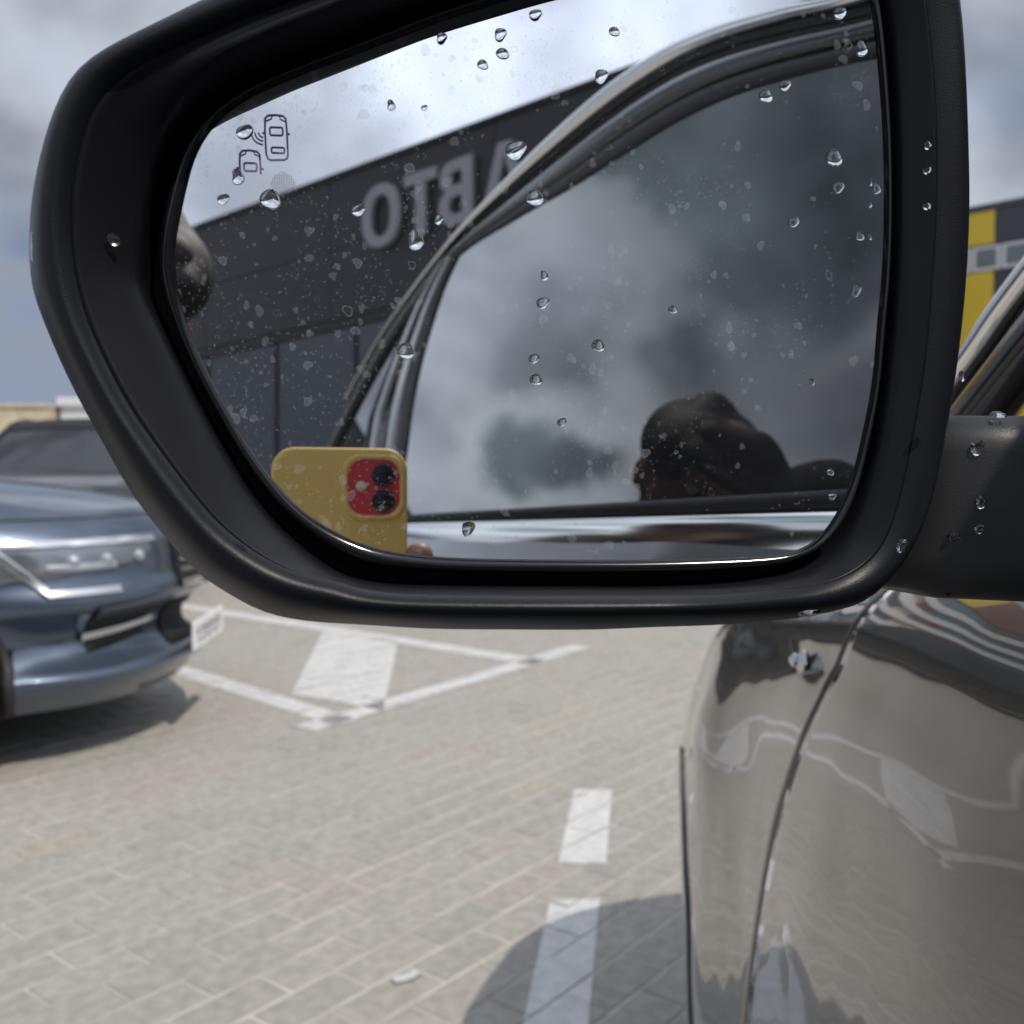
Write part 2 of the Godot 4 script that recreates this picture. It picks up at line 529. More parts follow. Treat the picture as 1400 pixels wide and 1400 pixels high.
const ROOF_O := [Vector2(0.80, 1.185), Vector2(0.69, 1.247), Vector2(0.627, 1.285), Vector2(0.40, 1.385), Vector2(0.25, 1.435), Vector2(0.098, 1.474), Vector2(0.0, 1.512), Vector2(-0.10, 1.548), Vector2(-0.19, 1.572), Vector2(-0.30, 1.586), Vector2(-0.434, 1.588), Vector2(-0.60, 1.580), Vector2(-0.748, 1.564), Vector2(-0.896, 1.535), Vector2(-1.035, 1.497), Vector2(-1.17, 1.436), Vector2(-1.307, 1.344), Vector2(-1.42, 1.25)]
const ROOF_I := [Vector2(0.64, 1.185), Vector2(0.59, 1.215), Vector2(0.52, 1.250), Vector2(0.34, 1.335), Vector2(0.22, 1.385), Vector2(0.116, 1.424), Vector2(0.035, 1.450), Vector2(-0.047, 1.472), Vector2(-0.122, 1.485), Vector2(-0.208, 1.493), Vector2(-0.331, 1.502), Vector2(-0.50, 1.519), Vector2(-0.70, 1.534), Vector2(-0.85, 1.512), Vector2(-0.99, 1.472), Vector2(-1.12, 1.410), Vector2(-1.25, 1.318), Vector2(-1.36, 1.235)]

func ribbon(called: String, car: Node, m: Material, o: Callable, i: Callable, f0: float, f1: float, base: float, rise: float, n := 90, t0 := 0.0, t1 := 1.0) -> void:
	# a strip between two curves on the window plane, rounded across
	var st := new_st()
	var rows := []
	for k in n + 1:
		var t := lerpf(t0, t1, float(k) / n)
		var a: Vector2 = o.call(t)
		var b: Vector2 = i.call(t)
		var row := PackedVector3Array()
		for e in [[0.0, -0.014], [0.0, 0.0], [0.08, 0.55], [0.25, 0.86], [0.5, 1.0], [0.75, 0.86], [0.92, 0.55], [1.0, 0.0], [1.0, -0.014]]:
			var p := a.lerp(b, lerpf(f0, f1, e[0]))
			row.append(winp(p.x, p.y, base + (e[1] * rise if e[1] >= 0.0 else e[1])))
		rows.append(row)
	grid(st, rows)
	put(called, st, m, car)

func build_our_car() -> Node3D:
	var car := thing("black_car", "glossy dark car at the right edge whose wing mirror fills the picture", "car", W(-0.3, VC, 0))
	wob.frequency = 5.0
	wob.fractal_octaves = 2
	wob.seed = 9
	var always := func(x: float) -> Callable: return func(_h: float) -> float: return x
	panel("fender", seam_u, always.call(2.4), 80, 100, car, 1.58)
	panel("front_door", always.call(-0.83), seam_u, 80, 100, car)
	panel("rear_door", always.call(-1.75), always.call(-0.83), 36, 30, car)
	panel("rear_fender", always.call(-2.95), always.call(-1.75), 44, 30, car, -2.0)
	# what lies behind the gaps
	var st := new_st()
	var rows := []
	for i in 21:
		var row := PackedVector3Array()
		for j in 60: row.append(side(lerpf(1.2, -2.9, j / 59.0), i / 20.0) - OUT * 0.03)
		rows.append(row)
	grid(st, rows)
	put("inner_panel", st, M.soft_black, car)
	# the far side, the bonnet, the nose and the tail
	st = new_st()
	rows = []
	for i in 13:
		var row := PackedVector3Array()
		for j in 40:
			var p := side(lerpf(-2.95, 2.4, j / 39.0), i / 12.0)
			row.append(p + OUT * 2.0 * (VC - p.dot(OUT)))
		rows.append(row)
	grid(st, rows)
	put("right_side", st, M.paint, car)
	st = new_st()
	rows = []
	for j in 25:
		var u := lerpf(0.74, 2.4, j / 24.0)
		var p := side(u, 1.0)
		var row := PackedVector3Array()
		for k in 21:
			var x := k / 10.0 - 1.0
			row.append(p + OUT * (VC - p.dot(OUT)) * (x + 1.0) + UPV * (0.075 * (1.0 - x * x) * minf(1.0, 0.4 + (2.4 - u))))
		rows.append(row)
	grid(st, rows)
	put("bonnet", st, M.paint, car)
	for e in [["nose", 2.4, 1.0, 0.12], ["tail", -2.95, -1.0, 0.1]]:
		st = new_st()
		rows = []
		for i in 13:
			var p := side(e[1], i / 12.0)
			var row := PackedVector3Array()
			for k in 17:
				var x := k / 8.0 - 1.0
				row.append(p + OUT * (VC - p.dot(OUT)) * (x + 1.0) + FW * e[2] * e[3] * (1.0 - x * x))
			rows.append(row)
		grid(st, rows, false, e[2] > 0)
		put(e[0], st, M.paint, car)
	# roof, windscreen, tail of the roof
	for e in [["windscreen", 0.0, 5.0 / 17.0, 10, M.car_glass, 0.16, 0.03], ["roof", 5.0 / 17.0, 1.0, 40, M.paint, 0.0, 0.07]]:
		st = new_st()
		rows = []
		for i in e[3] + 1:
			var q := spline(ROOF_O, lerpf(e[1], e[2], float(i) / e[3]))
			var p := winp(q.x, q.y, -0.002)
			var row := PackedVector3Array()
			for k in 25:
				var x := k / 12.0 - 1.0
				row.append(p + OUT * (VC - p.dot(OUT)) * (x + 1.0) + (UPV * e[6] + FW * e[5]) * (1.0 - x * x * x * x) * (1.0 if e[5] > 0 else 1.0))
			rows.append(row)
		grid(st, rows, false, true)
		put(e[0], st, e[4], car)
	st = new_st()
	rows = []
	for i in 9:
		var a := winp(-1.42, 1.25)
		var b := side(-2.95, 1.0)
		var p := a.lerp(b, i / 8.0)
		p.y = lerpf(1.25, 1.1, pow(i / 8.0, 1.6))
		var row := PackedVector3Array()
		for k in 17:
			var x := k / 8.0 - 1.0
			row.append(p + OUT * (VC - p.dot(OUT)) * (x + 1.0) + UPV * 0.05 * (1.0 - x * x))
		rows.append(row)
	grid(st, rows, false, true)
	put("boot_lid", st, M.paint, car)
	# side windows
	var ro := func(t: float) -> Vector2: return spline(ROOF_O, t)
	var ri := func(t: float) -> Vector2: return spline(ROOF_I, t)
	var poly := PackedVector2Array([Vector2(0.80, 1.10)])
	for k in 60: poly.append(spline(ROOF_O, k / 59.0))
	poly.append(Vector2(-1.5, 1.15))
	st = new_st(false)
	slab(st, poly, winp, -0.05, -0.012)
	put("window_backing", st, M.soft_black, car)
	var rear_edge := [Vector2(-0.704, 1.535), Vector2(-0.740, 1.493), Vector2(-0.757, 1.416), Vector2(-0.747, 1.344), Vector2(-0.716, 1.273), Vector2(-0.68, 1.17)]
	poly = PackedVector2Array([Vector2(-0.68, 1.150), Vector2(0.66, 1.140)])
	for k in 44: poly.append(spline(ROOF_I, k / 43.0 * 12.0 / 17.0))
	for k in range(1, 5): poly.append(rear_edge[k])
	st = new_st(false)
	slab(st, poly, winp, -0.006, 0.0)
	put("front_window", st, M.glass, car)
	poly = PackedVector2Array([Vector2(-0.96, 1.155)])
	poly.append(Vector2(-0.96, 1.49))
	for k in 20: poly.append(spline(ROOF_I, lerpf(13.8, 17.0, k / 19.0) / 17.0))
	poly.append(Vector2(-1.40, 1.16))
	st = new_st(false)
	slab(st, poly, winp, -0.012, -0.004)
	put("rear_window", st, M.car_glass, car)
	var rt := func(t: float) -> Vector2: return spline(ROOF_O, t).lerp(spline(ROOF_I, t), lerpf(0.235, 0.03, smoothstep(0.45, 0.90, t)))
	ribbon("roof_trim", car, M.chrome, ro, rt, 0.05, 1.0, 0.0, 0.010, 130, 0.0, 0.90)
	ribbon("rear_trim", car, M.rubber, ro, ri, 0.0, 0.5, -0.003, 0.006, 60, 0.72, 1.0)
	ribbon("door_gap", car, M.soft_black, ro, ri, 0.26, 0.46, -0.008, 0.0, 90, 0.0, 0.76)
	ribbon("door_frame", car, M.gloss_black, ro, ri, 0.46, 0.76, 0.0, 0.006, 90)
	ribbon("window_seal", car, M.rubber, ro, ri, 0.76, 1.04, -0.002, 0.006, 90)
	# the pillar between the doors
	var be := func(t: float) -> Vector2: return spline(rear_edge, t)
	var br := func(t: float) -> Vector2:
		var p := spline(rear_edge, t)
		return p - Vector2(lerpf(0.09, 0.26, minf(1.0, t * 1.7)), -0.01 * (1.0 - t))
	ribbon("pillar_seal", car, M.rubber, be, br, -0.03, 0.20, -0.002, 0.006, 30)
	ribbon("pillar_trim", car, M.pillar, be, br, 0.20, 0.46, 0.0, 0.006, 30)
	ribbon("pillar_gap", car, M.soft_black, be, br, 0.46, 0.60, -0.008, 0.0, 30)
	ribbon("pillar_trim", car, M.pillar, be, br, 0.60, 0.84, 0.0, 0.006, 30)
	ribbon("pillar_seal", car, M.rubber, be, br, 0.84, 1.0, -0.002, 0.005, 30)
	var q0 := func(t: float) -> Vector2: return Vector2(0.655, 1.17).lerp(Vector2(0.50, 1.285), t)
	var q1 := func(t: float) -> Vector2: return Vector2(0.635, 1.17).lerp(Vector2(0.485, 1.275), t)
	ribbon("quarter_bar", car, M.rubber, q0, q1, 0.0, 1.0, 0.0, 0.008, 20)
	# the bright strip under the windows
	var bt := func(t: float) -> Vector2: return Vector2(lerpf(0.62, -1.45, t), lerpf(1.163, 1.193, t))
	var bb := func(t: float) -> Vector2: return Vector2(lerpf(0.62, -1.45, t), lerpf(1.131, 1.161, t))
	var bs := func(t: float) -> Vector2: return Vector2(lerpf(0.66, -1.45, t), lerpf(1.172, 1.202, t))
	ribbon("belt_trim", car, M.chrome, bt, bb, 0.0, 1.0, 0.004, 0.004, 60)
	ribbon("belt_seal", car, M.rubber, bs, bt, 0.0, 1.0, 0.002, 0.006, 60)
	# wheels
	for u in [1.58, -2.0]:
		for s in [0, 1]:
			var v := -0.20 if s == 0 else 2.0 * VC + 0.20
			wheel(car, Transform3D(Basis(FW, UPV, OUT * (1.0 if s == 0 else -1.0)) if s == 0 else Basis(-FW, UPV, -OUT), W(u, v, 0.33)), 0.335, M.alloy)
		var ring := new_st()
		rows = []
		for k in 41:
			var a := lerpf(-0.35, PI + 0.35, k / 40.0)
			var row := PackedVector3Array()
			for e in [[0.385, -0.02], [0.383, 0.003], [0.375, 0.004], [0.352, 0.004], [0.345, 0.0], [0.345, -0.06]]:
				var uu: float = u + cos(a) * e[0]
				var hh: float = maxf(0.205, 0.34 + sin(a) * e[0])
				var top := table(US, TOP, uu)
				row.append(side(uu, (hh - 0.2) / (top - 0.2)) + OUT * e[1])
			rows.append(row)
		grid(ring, rows, false, false)
		put("arch_trim", ring, M.paint, car)
	# small bright badge on the fender
	st = new_st(false)
	var at := side(0.885, 0.905)
	var bas := Basis(FW, UPV, OUT)
	box(st, Transform3D(bas * Basis(Vector3.BACK, -0.35), at + OUT * 0.004), Vector3(0.028, 0.018, 0.010), 0.004)
	box(st, Transform3D(bas * Basis(Vector3.BACK, -0.35), at + OUT * 0.010 + FW * 0.006), Vector3(0.014, 0.011, 0.008), 0.003)
	put("fender_badge", st, M.chrome_dull, car)
	for k in car.get_children(): (k as Node3D).position -= car.position
	wing_mirror(car)
	return car

func wheel(parent: Node3D, t: Transform3D, r: float, m: Material) -> void:      # local z points away from the car
	var st := new_st()
	lathe(st, [Vector2(r * 0.66, -0.2), Vector2(r * 0.95, -0.2), Vector2(r, -0.16), Vector2(r, -0.03), Vector2(r * 0.95, 0.0), Vector2(r * 0.70, 0.005), Vector2(r * 0.67, -0.01)], t, 36)
	var w := put("wheel", st, M.tyre, parent)
	st = new_st()
	lathe(st, [Vector2(r * 0.68, -0.02), Vector2(r * 0.66, -0.002), Vector2(r * 0.63, -0.006), Vector2(r * 0.61, -0.10)], t, 36)
	for k in 5:
		var a := TAU * k / 5.0 + 0.3
		for s in [-0.13, 0.13]:
			box(st, t * Transform3D(Basis(Vector3.BACK, a + s), Vector3(cos(a + s * 0.7), sin(a + s * 0.7), 0) * r * 0.36 + Vector3(0, 0, -0.025)), Vector3(r * 0.58, r * 0.075, 0.03), 0.006)
	lathe(st, [Vector2(0.001, -0.008), Vector2(r * 0.14, -0.012), Vector2(r * 0.16, -0.05)], t, 16)
	put("rim", st, m, w)
	st = new_st()
	lathe(st, [Vector2(0.001, -0.09), Vector2(r * 0.62, -0.09)], t, 20)
	put("hub", st, M.soft_black, w)

# ---------------------------------------------------------------- the wing mirror
const C_E := [Vector2(-102.3, 6), Vector2(-101.6, 13.8), Vector2(-99.4, 24.5), Vector2(-96.6, 35.2), Vector2(-93, 41.9), Vector2(-88.6, 47.1), Vector2(-81.5, 52.4), Vector2(-69.6, 58.4), Vector2(-57.5, 63.6), Vector2(-43.3, 69.8), Vector2(-28.9, 76.1), Vector2(-12.2, 82.3), Vector2(8.9, 89.8), Vector2(30.5, 95.6), Vector2(52.3, 99.9), Vector2(74.6, 102.5), Vector2(88.2, 101.6), Vector2(96.2, 96.3), Vector2(100.3, 86.8), Vector2(102.6, 67.4), Vector2(104.1, 45.7), Vector2(104.3, 23.9), Vector2(103.6, 6.4), Vector2(102.2, -6.7), Vector2(100.6, -24.2), Vector2(97.6, -39.5), Vector2(93.6, -54.8), Vector2(89, -64.6), Vector2(83.3, -71.8), Vector2(76.5, -75.4), Vector2(65.2, -76.8), Vector2(34.1, -77.5), Vector2(8.2, -77.3), Vector2(-21.5, -76.5), Vector2(-38.1, -75.1), Vector2(-50.3, -72.5), Vector2(-62.5, -66.6), Vector2(-72.4, -58.4), Vector2(-82.3, -45.1), Vector2(-90.1, -31), Vector2(-96.8, -17), Vector2(-100.6, -5)]
const C_C := [Vector2(-110, 0.7), Vector2(-109.2, 12), Vector2(-107.7, 22.4), Vector2(-105, 35), Vector2(-99.4, 45.8), Vector2(-91.1, 54.6), Vector2(-80.9, 61.3), Vector2(-63.3, 69.5), Vector2(-49.2, 76.2), Vector2(-29.1, 84), Vector2(-4.6, 92.1), Vector2(24.7, 98.8), Vector2(54.7, 103.5), Vector2(78.8, 104.9), Vector2(92.1, 102.8), Vector2(100, 97), Vector2(103.9, 87), Vector2(105.9, 67), Vector2(107, 45), Vector2(107, 22.3), Vector2(106.1, 3), Vector2(104.6, -14.2), Vector2(102.5, -31.3), Vector2(99.5, -46.4), Vector2(95.3, -61.3), Vector2(89.5, -72), Vector2(80.9, -78.3), Vector2(74.6, -81.2), Vector2(55.7, -83.9), Vector2(32.5, -84.6), Vector2(12.7, -84.3), Vector2(-24.2, -83.5), Vector2(-46.1, -82.4), Vector2(-57.4, -79.4), Vector2(-65.9, -73.4), Vector2(-74.1, -66), Vector2(-81.8, -56.2), Vector2(-88.5, -44.9), Vector2(-94, -34.6), Vector2(-99.4, -23.6), Vector2(-104.1, -13.1), Vector2(-108, -4.3)]
const C_B := [Vector2(-122.5, 0.9), Vector2(-123.1, 11.9), Vector2(-121.9, 24.9), Vector2(-118.8, 36.9), Vector2(-112.5, 46.8), Vector2(-101.8, 53.9), Vector2(-88.8, 60.3), Vector2(-75.7, 66.5), Vector2(-60.3, 72.8), Vector2(-37.6, 82), Vector2(-10.5, 91), Vector2(19.3, 98.6), Vector2(49.8, 104), Vector2(76.9, 105.9), Vector2(95, 102), Vector2(103.6, 91), Vector2(106.4, 75.5), Vector2(108.5, 57.3), Vector2(109.2, 36.1), Vector2(108.7, 14.3), Vector2(107, -7.9), Vector2(105.2, -24.5), Vector2(101.9, -42.9), Vector2(97.6, -61.3), Vector2(93.2, -72.5), Vector2(87.3, -78.6), Vector2(78.7, -82.4), Vector2(65.8, -84.4), Vector2(38.9, -84.9), Vector2(9.9, -84.9), Vector2(-25.3, -84.2), Vector2(-50, -81.8), Vector2(-63.4, -79.2), Vector2(-73.5, -75.5), Vector2(-82.7, -69.3), Vector2(-89.8, -62.5), Vector2(-99, -50.3), Vector2(-108.7, -35.9), Vector2(-114.9, -23.9), Vector2(-119.8, -11.9)]
const C_R := [Vector2(-126.8, 0.7), Vector2(-127.1, 10.3), Vector2(-125.2, 23.4), Vector2(-122.7, 33.9), Vector2(-114.5, 49.1), Vector2(-107.4, 55.3), Vector2(-98.5, 60.9), Vector2(-88.2, 66), Vector2(-78.4, 70.2), Vector2(-60.1, 77.4), Vector2(-37.6, 85.7), Vector2(-10.8, 94.6), Vector2(18.6, 101.9), Vector2(48.8, 106.7), Vector2(77.7, 108.3), Vector2(96.7, 104.7), Vector2(105.8, 92.1), Vector2(108.3, 76.2), Vector2(110.2, 49.5), Vector2(111.2, 35.2), Vector2(110.8, 13.5), Vector2(108.8, -8.4), Vector2(107.1, -24.8), Vector2(103.8, -41.5), Vector2(99.9, -59.3), Vector2(95.4, -70.4), Vector2(91, -76.9), Vector2(84.2, -81.9), Vector2(78, -84.6), Vector2(64.6, -86.7), Vector2(38, -87), Vector2(9.2, -87.2), Vector2(-25.5, -86.4), Vector2(-50, -84), Vector2(-63.2, -81.5), Vector2(-73.2, -78), Vector2(-80.3, -73.9), Vector2(-89.3, -66.9), Vector2(-99.5, -54.3), Vector2(-109.7, -40.1), Vector2(-115.7, -28), Vector2(-120.7, -16.4), Vector2(-124.6, -7.1)]
const C_A := [Vector2(-134.9, 0.9), Vector2(-134.8, 13), Vector2(-134.2, 19.3), Vector2(-132.8, 27.2), Vector2(-130.8, 35.4), Vector2(-128.2, 43.1), Vector2(-125.8, 48.5), Vector2(-123.2, 52.4), Vector2(-117.9, 56.6), Vector2(-109.9, 61.3), Vector2(-99.3, 67.4), Vector2(-90, 72.7), Vector2(-79.8, 77.5), Vector2(-60.6, 85.6), Vector2(-37.3, 94.4), Vector2(-9.4, 103.9), Vector2(21.2, 111.6), Vector2(52.6, 116.8), Vector2(84.9, 118.7), Vector2(106.9, 112.7), Vector2(115.9, 98.7), Vector2(119.9, 84.2), Vector2(121.5, 63.3), Vector2(122.4, 39.3), Vector2(122.8, 24.1), Vector2(121.7, 1.5), Vector2(119.6, -17), Vector2(117.6, -29.7), Vector2(115.6, -40.9), Vector2(112.4, -55.9), Vector2(109.2, -66.5), Vector2(104.3, -75.5), Vector2(98.1, -83), Vector2(92.5, -88.2), Vector2(80.6, -91.2), Vector2(69, -92.8), Vector2(49.7, -93.9), Vector2(30.8, -94.1), Vector2(11.4, -94.4), Vector2(-10.5, -93.9), Vector2(-31.9, -93.3), Vector2(-50.3, -91.9), Vector2(-64.1, -90.8), Vector2(-74.4, -88.9), Vector2(-81.3, -85.8), Vector2(-86.5, -82.4), Vector2(-92.6, -78.5), Vector2(-97.9, -72.6), Vector2(-104.6, -64.2), Vector2(-110.4, -55.9), Vector2(-116.2, -45), Vector2(-122, -34.1), Vector2(-126.8, -23.9), Vector2(-129.3, -17.9), Vector2(-132.1, -10.5), Vector2(-134.4, -3.8)]
const NA := 220

func polar(c: Array) -> PackedFloat32Array:      # radius of a closed outline (mm) in NA directions from the middle
	var n := c.size()
	var pts := []
	for i in n:
		for k in 8:
			var p: Vector2 = (c[i] as Vector2).cubic_interpolate(c[(i + 1) % n], c[(i + n - 1) % n], c[(i + 2) % n], k / 8.0)
			pts.append(Vector2(fposmod(p.angle(), TAU), p.length()))
	pts.sort_custom(func(a, b): return a.x < b.x)
	var out := PackedFloat32Array()
	var j := 0
	for i in NA:
		var a := TAU * i / NA
		while j < pts.size() and pts[j].x < a: j += 1
		var p: Vector2 = pts[(j + pts.size() - 1) % pts.size()]
		var q: Vector2 = pts[j % pts.size()]
		var span := fposmod(q.x - p.x, TAU)
		out.append(lerpf(p.y, q.y, fposmod(a - p.x, TAU) / maxf(span, 1e-6)) * 0.001)
	for pass_ in 2:                                # take the tremble out of the traced line
		var o2 := out.duplicate()
		for i in NA: out[i] = (o2[(i + NA - 1) % NA] + o2[i] * 2.0 + o2[(i + 1) % NA]) * 0.25
	return out

func ring(r: PackedFloat32Array, z: float, grow := 0.0, scale := 1.0) -> PackedVector3Array:
	var out := PackedVector3Array()
	for i in NA:
		var a := TAU * i / NA
		out.append(Vector3(cos(a) * (r[i] + grow) * scale, sin(a) * (r[i] + grow) * scale, z))
	return out

func between(a: PackedFloat32Array, b: PackedFloat32Array, f: float) -> PackedFloat32Array:
	var out := PackedFloat32Array()
	for i in NA: out.append(lerpf(a[i], b[i], f))
	return out

func low(p: PackedVector3Array) -> PackedVector3Array:     # the housing is shallower on the side next to the car
	var eye := MB.transposed() * (EYE - MO)
	for i in p.size():
		if p[i].z <= 0.0: continue
		var k := lerpf(1.0, 0.35, smoothstep(0.30, 0.85, Vector2(p[i].x, p[i].y).normalized().x))
		p[i] = eye + (p[i] - eye) * ((eye.z - p[i].z * k) / (eye.z - p[i].z))
	return p

func stroke(st: SurfaceTool, pts: Array, w: float, closed: bool) -> void:   # mm, laid on the glass
	var n := pts.size()
	var rows := []
	for i in n:
		var p: Vector2 = pts[i]
		var a: Vector2 = pts[(i + n - 1) % n] if closed or i > 0 else p
		var b: Vector2 = pts[(i + 1) % n] if closed or i < n - 1 else p
		var nn := (b - a).normalized().orthogonal() * w * 0.5
		rows.append(PackedVector3Array([Vector3(p.x + nn.x, p.y + nn.y, 0.25) * 0.001, Vector3(p.x - nn.x, p.y - nn.y, 0.25) * 0.001]))
	if closed: rows.append(rows[0])
	grid(st, rows, false, true)

func rr(c: Vector2, w: float, h: float, r: float) -> Array:
	var out := []
	for p in rounded(w, h, r, 4): out.append(c + p)
	return out

func wing_mirror(car: Node3D) -> void:
	var wm := Node3D.new()
	wm.name = "wing_mirror"
	wm.transform = Transform3D(MB, MO - car.position)
	wm.set_meta("label", "wet black wing mirror reflecting the shop front and the phone")
	car.add_child(wm, true)
	var e := polar(C_E)
	var c := polar(C_C)
	var b := polar(C_B)
	var r := polar(C_R)
	var a := polar(C_A)
	var wall := PackedFloat32Array()
	for i in NA:
		var ang := TAU * i / NA
		var high := smoothstep(0.15, 0.6, sin(ang)) * smoothstep(0.75, 0.2, cos(ang))
		c[i] = lerpf(maxf(c[i], e[i] + 0.0028), minf(c[i], e[i] + 0.0042), high)
		wall.append(0.0155 * high)
		a[i] += 0.0013
		b[i] = maxf(b[i], c[i] + 0.0012)
		r[i] = maxf(r[i], b[i] + 0.0012)
	var st := new_st(false)
	fan(st, ring(e, 0.0))
	grid(st, [ring(e, 0.0), ring(e, -0.003)], true, true)
	put("mirror_glass", st, M.mirror, wm)
	st = new_st()
	grid(st, [ring(e, 0.0002, -0.0006), ring(e, 0.0016, 0.0002), ring(between(e, c, 0.22), 0.0022), ring(between(e, c, 0.42), 0.0016), ring(between(e, c, 0.5), -0.002), ring(between(e, c, 0.55), -0.02)], true, true)
	put("glass_frame", st, M.gloss_black, wm)
	st = new_st()
	grid(st, [ring(between(e, c, 0.4), -0.017), ring(c, -0.017, 0.003)], true, true)
	put("cavity", st, M.soft_black, wm)
	st = new_st()
	var fr := [ring(c, -0.018, 0.001), ring(c, 0.003, 0.0002), ring(c, 0.0052, 0.0006), ring(between(c, b, 0.12), 0.0075), ring(between(c, b, 0.5), 0.0133), ring(between(c, b, 0.88), 0.0187), ring(b, 0.0202), ring(b, 0.018, 0.0006)]
	for k in range(1, 5):
		for i in NA: fr[k][i].z += wall[i] * [0.0, 0.95, 1.0, 0.88, 0.45][k]
	for k in fr.size(): fr[k] = low(fr[k])
	grid(st, fr, true, true)
	put("inner_funnel", st, M.funnel, wm)
	st = new_st()
	var rr_ := []
	for k in 17:
		# a bead that swells from the funnel's edge over the crest to the outer edge
		var x := 0.5 - 0.5 * cos(PI * k / 16.0)
		rr_.append(ring(between(b, a, x), lerpf(0.0203, 0.0105, x * x) + 0.0050 * sin(PI * pow(x, 0.8))))
	for k in rr_.size(): rr_[k] = low(rr_[k])
	grid(st, rr_, true, true)
	put("rim", st, M.rim, wm)
	st = new_st()
	var shell := []
	for s in [[-0.0015, 0.007], [0.0006, 0.004], [0.0012, -0.012], [0.0005, -0.03], [-0.003, -0.05], [-0.012, -0.075], [-0.028, -0.098], [-0.050, -0.112], [-0.07, -0.118]]:
		var q := ring(a, s[1], s[0])
		for i in NA:
			var bulge := smoothstep(0.08, 0.12, q[i].x) * smoothstep(0.01, -0.012, s[1]) * smoothstep(-0.10, -0.02, s[1])
			q[i].x += 0.006 * bulge
		shell.append(low(q))
	grid(st, shell, true, true)
	fan(st, shell[shell.size() - 1], true)
	put("shell", st, M.shell, wm)
	# the little clear lamp on the outer edge
	st = new_st(false)
	box(st, Transform3D(Basis(Vector3.UP, -0.5), Vector3(-0.1308, 0.0085, 0.0125)), Vector3(0.006, 0.016, 0.006), 0.001)
	put("side_lamp", st, M.lamp_glass, wm)
	st = new_st(false)
	box(st, Transform3D(Basis(Vector3.UP, -0.5), Vector3(-0.1330, 0.0060, 0.0150)), Vector3(0.002, 0.008, 0.003), 0.0006)
	put("lamp_reflector", st, M.chrome_dull, wm)
	# the arm to the door
	st = new_st()
	var rows := []
	for s in [[0.100, -0.0615, 0.050, 0.030, -0.030], [0.118, -0.0615, 0.053, 0.034, -0.030], [0.124, -0.0622, 0.0565, 0.040, -0.028], [0.150, -0.063, 0.0575, 0.042, -0.026], [0.18, -0.064, 0.060, 0.046, -0.028], [0.205, -0.066, 0.066, 0.054, -0.034], [0.228, -0.068, 0.072, 0.060, -0.04]]:
		var row := PackedVector3Array()
		for p in rounded(s[3] * 1.6, s[2], 0.012, 5): row.append(Vector3(s[0], s[1] + p.y, s[4] + p.x))
		rows.append(row)
	grid(st, rows, true)
	fan(st, rows[0], true)
	put("arm", st, M.arm, wm)
	st = new_st(false)
	box(st, Transform3D(Basis(), Vector3(0.1250, -0.0635, -0.026)), Vector3(0.0022, 0.052, 0.050), 0.0008)
	put("arm_joint", st, M.soft_black, wm)
	# blind-spot symbol: a car, the nose of another behind it, three waves between
	st = new_st()
	for k in 2:
		var o := Vector2(-74.2, 41.4) if k == 0 else Vector2(-81.3, 34.2)
		if k == 0:
			stroke(st, [o + Vector2(-3.0, 2.0), o + Vector2(-2.9, 5.2), o + Vector2(-2.1, 6.0), o + Vector2(0, 6.2), o + Vector2(2.0, 6.0), o + Vector2(2.7, 5.2), o + Vector2(3.0, 1.5), o + Vector2(3.2, -4.6), o + Vector2(3.0, -5.6), o + Vector2(2.2, -6.1), o + Vector2(-1.6, -6.3), o + Vector2(-2.3, -5.8), o + Vector2(-2.7, -4.6)], 0.50, true)
			stroke(st, rr(o + Vector2(0.1, 1.7), 3.5, 2.2, 0.5), 0.46, true)
			stroke(st, rr(o + Vector2(0.5, -3.5), 3.5, 1.5, 0.4), 0.46, true)
		else:
			stroke(st, [o + Vector2(-2.6, -3.0), o + Vector2(-2.8, -0.4), o + Vector2(-2.7, 2.4), o + Vector2(-2.0, 3.2), o + Vector2(0, 3.4), o + Vector2(1.9, 3.1), o + Vector2(2.6, 2.4), o + Vector2(2.8, -0.4), o + Vector2(2.9, -3.0)], 0.50, false)
			stroke(st, rr(o + Vector2(0.1, -1.2), 3.4, 2.2, 0.5), 0.46, true)
		var top := 5.0 if k == 0 else 2.3
		for s in [-1.0, 1.0]:
			stroke(st, [o + Vector2(s * 2.7, top - 0.6), o + Vector2(s * 1.2, top + 0.1), o + Vector2(s * 1.0, top + 1.0)], 0.3, false)
			stroke(st, [o + Vector2(s * 3.0, top - 3.8), o + Vector2(s * 3.7, top - 4.0)], 0.45, false)
	for k in 3:
		var arc := []
		for j in 9:
			var t := deg_to_rad(lerpf(182, 268, j / 8.0))
			arc.append(Vector2(-77.6, 42.6) + Vector2(cos(t), sin(t)) * (1.3 + k * 1.0))
		stroke(st, arc, 0.38, false)
	put("blind_spot_symbol", st, M.icon, wm)
	st = new_st(false)
	for i in 15:
		for j in 15:
			var p := Vector2(i - 7, j - 7) * 0.46
			if p.length() > 3.3: continue
			stroke(st, [Vector2(-72.4, 28.6) + p - Vector2(0.09, 0), Vector2(-72.4, 28.6) + p + Vector2(0.09, 0)], 0.18, false)
	put("dot_patch", st, M.icon, wm, "stuff")
	# dried water marks and dust
	var inside := PackedVector2Array()
	for p in C_E: inside.append(p)
	var thin := new_st(false)
	var edge := new_st(false)
	var dust := new_st(false)
	var dens := FastNoiseLite.new()
	dens.frequency = 0.03
	dens.seed = 3
	var r2 := RandomNumberGenerator.new()
	r2.seed = 77
	var made := 0
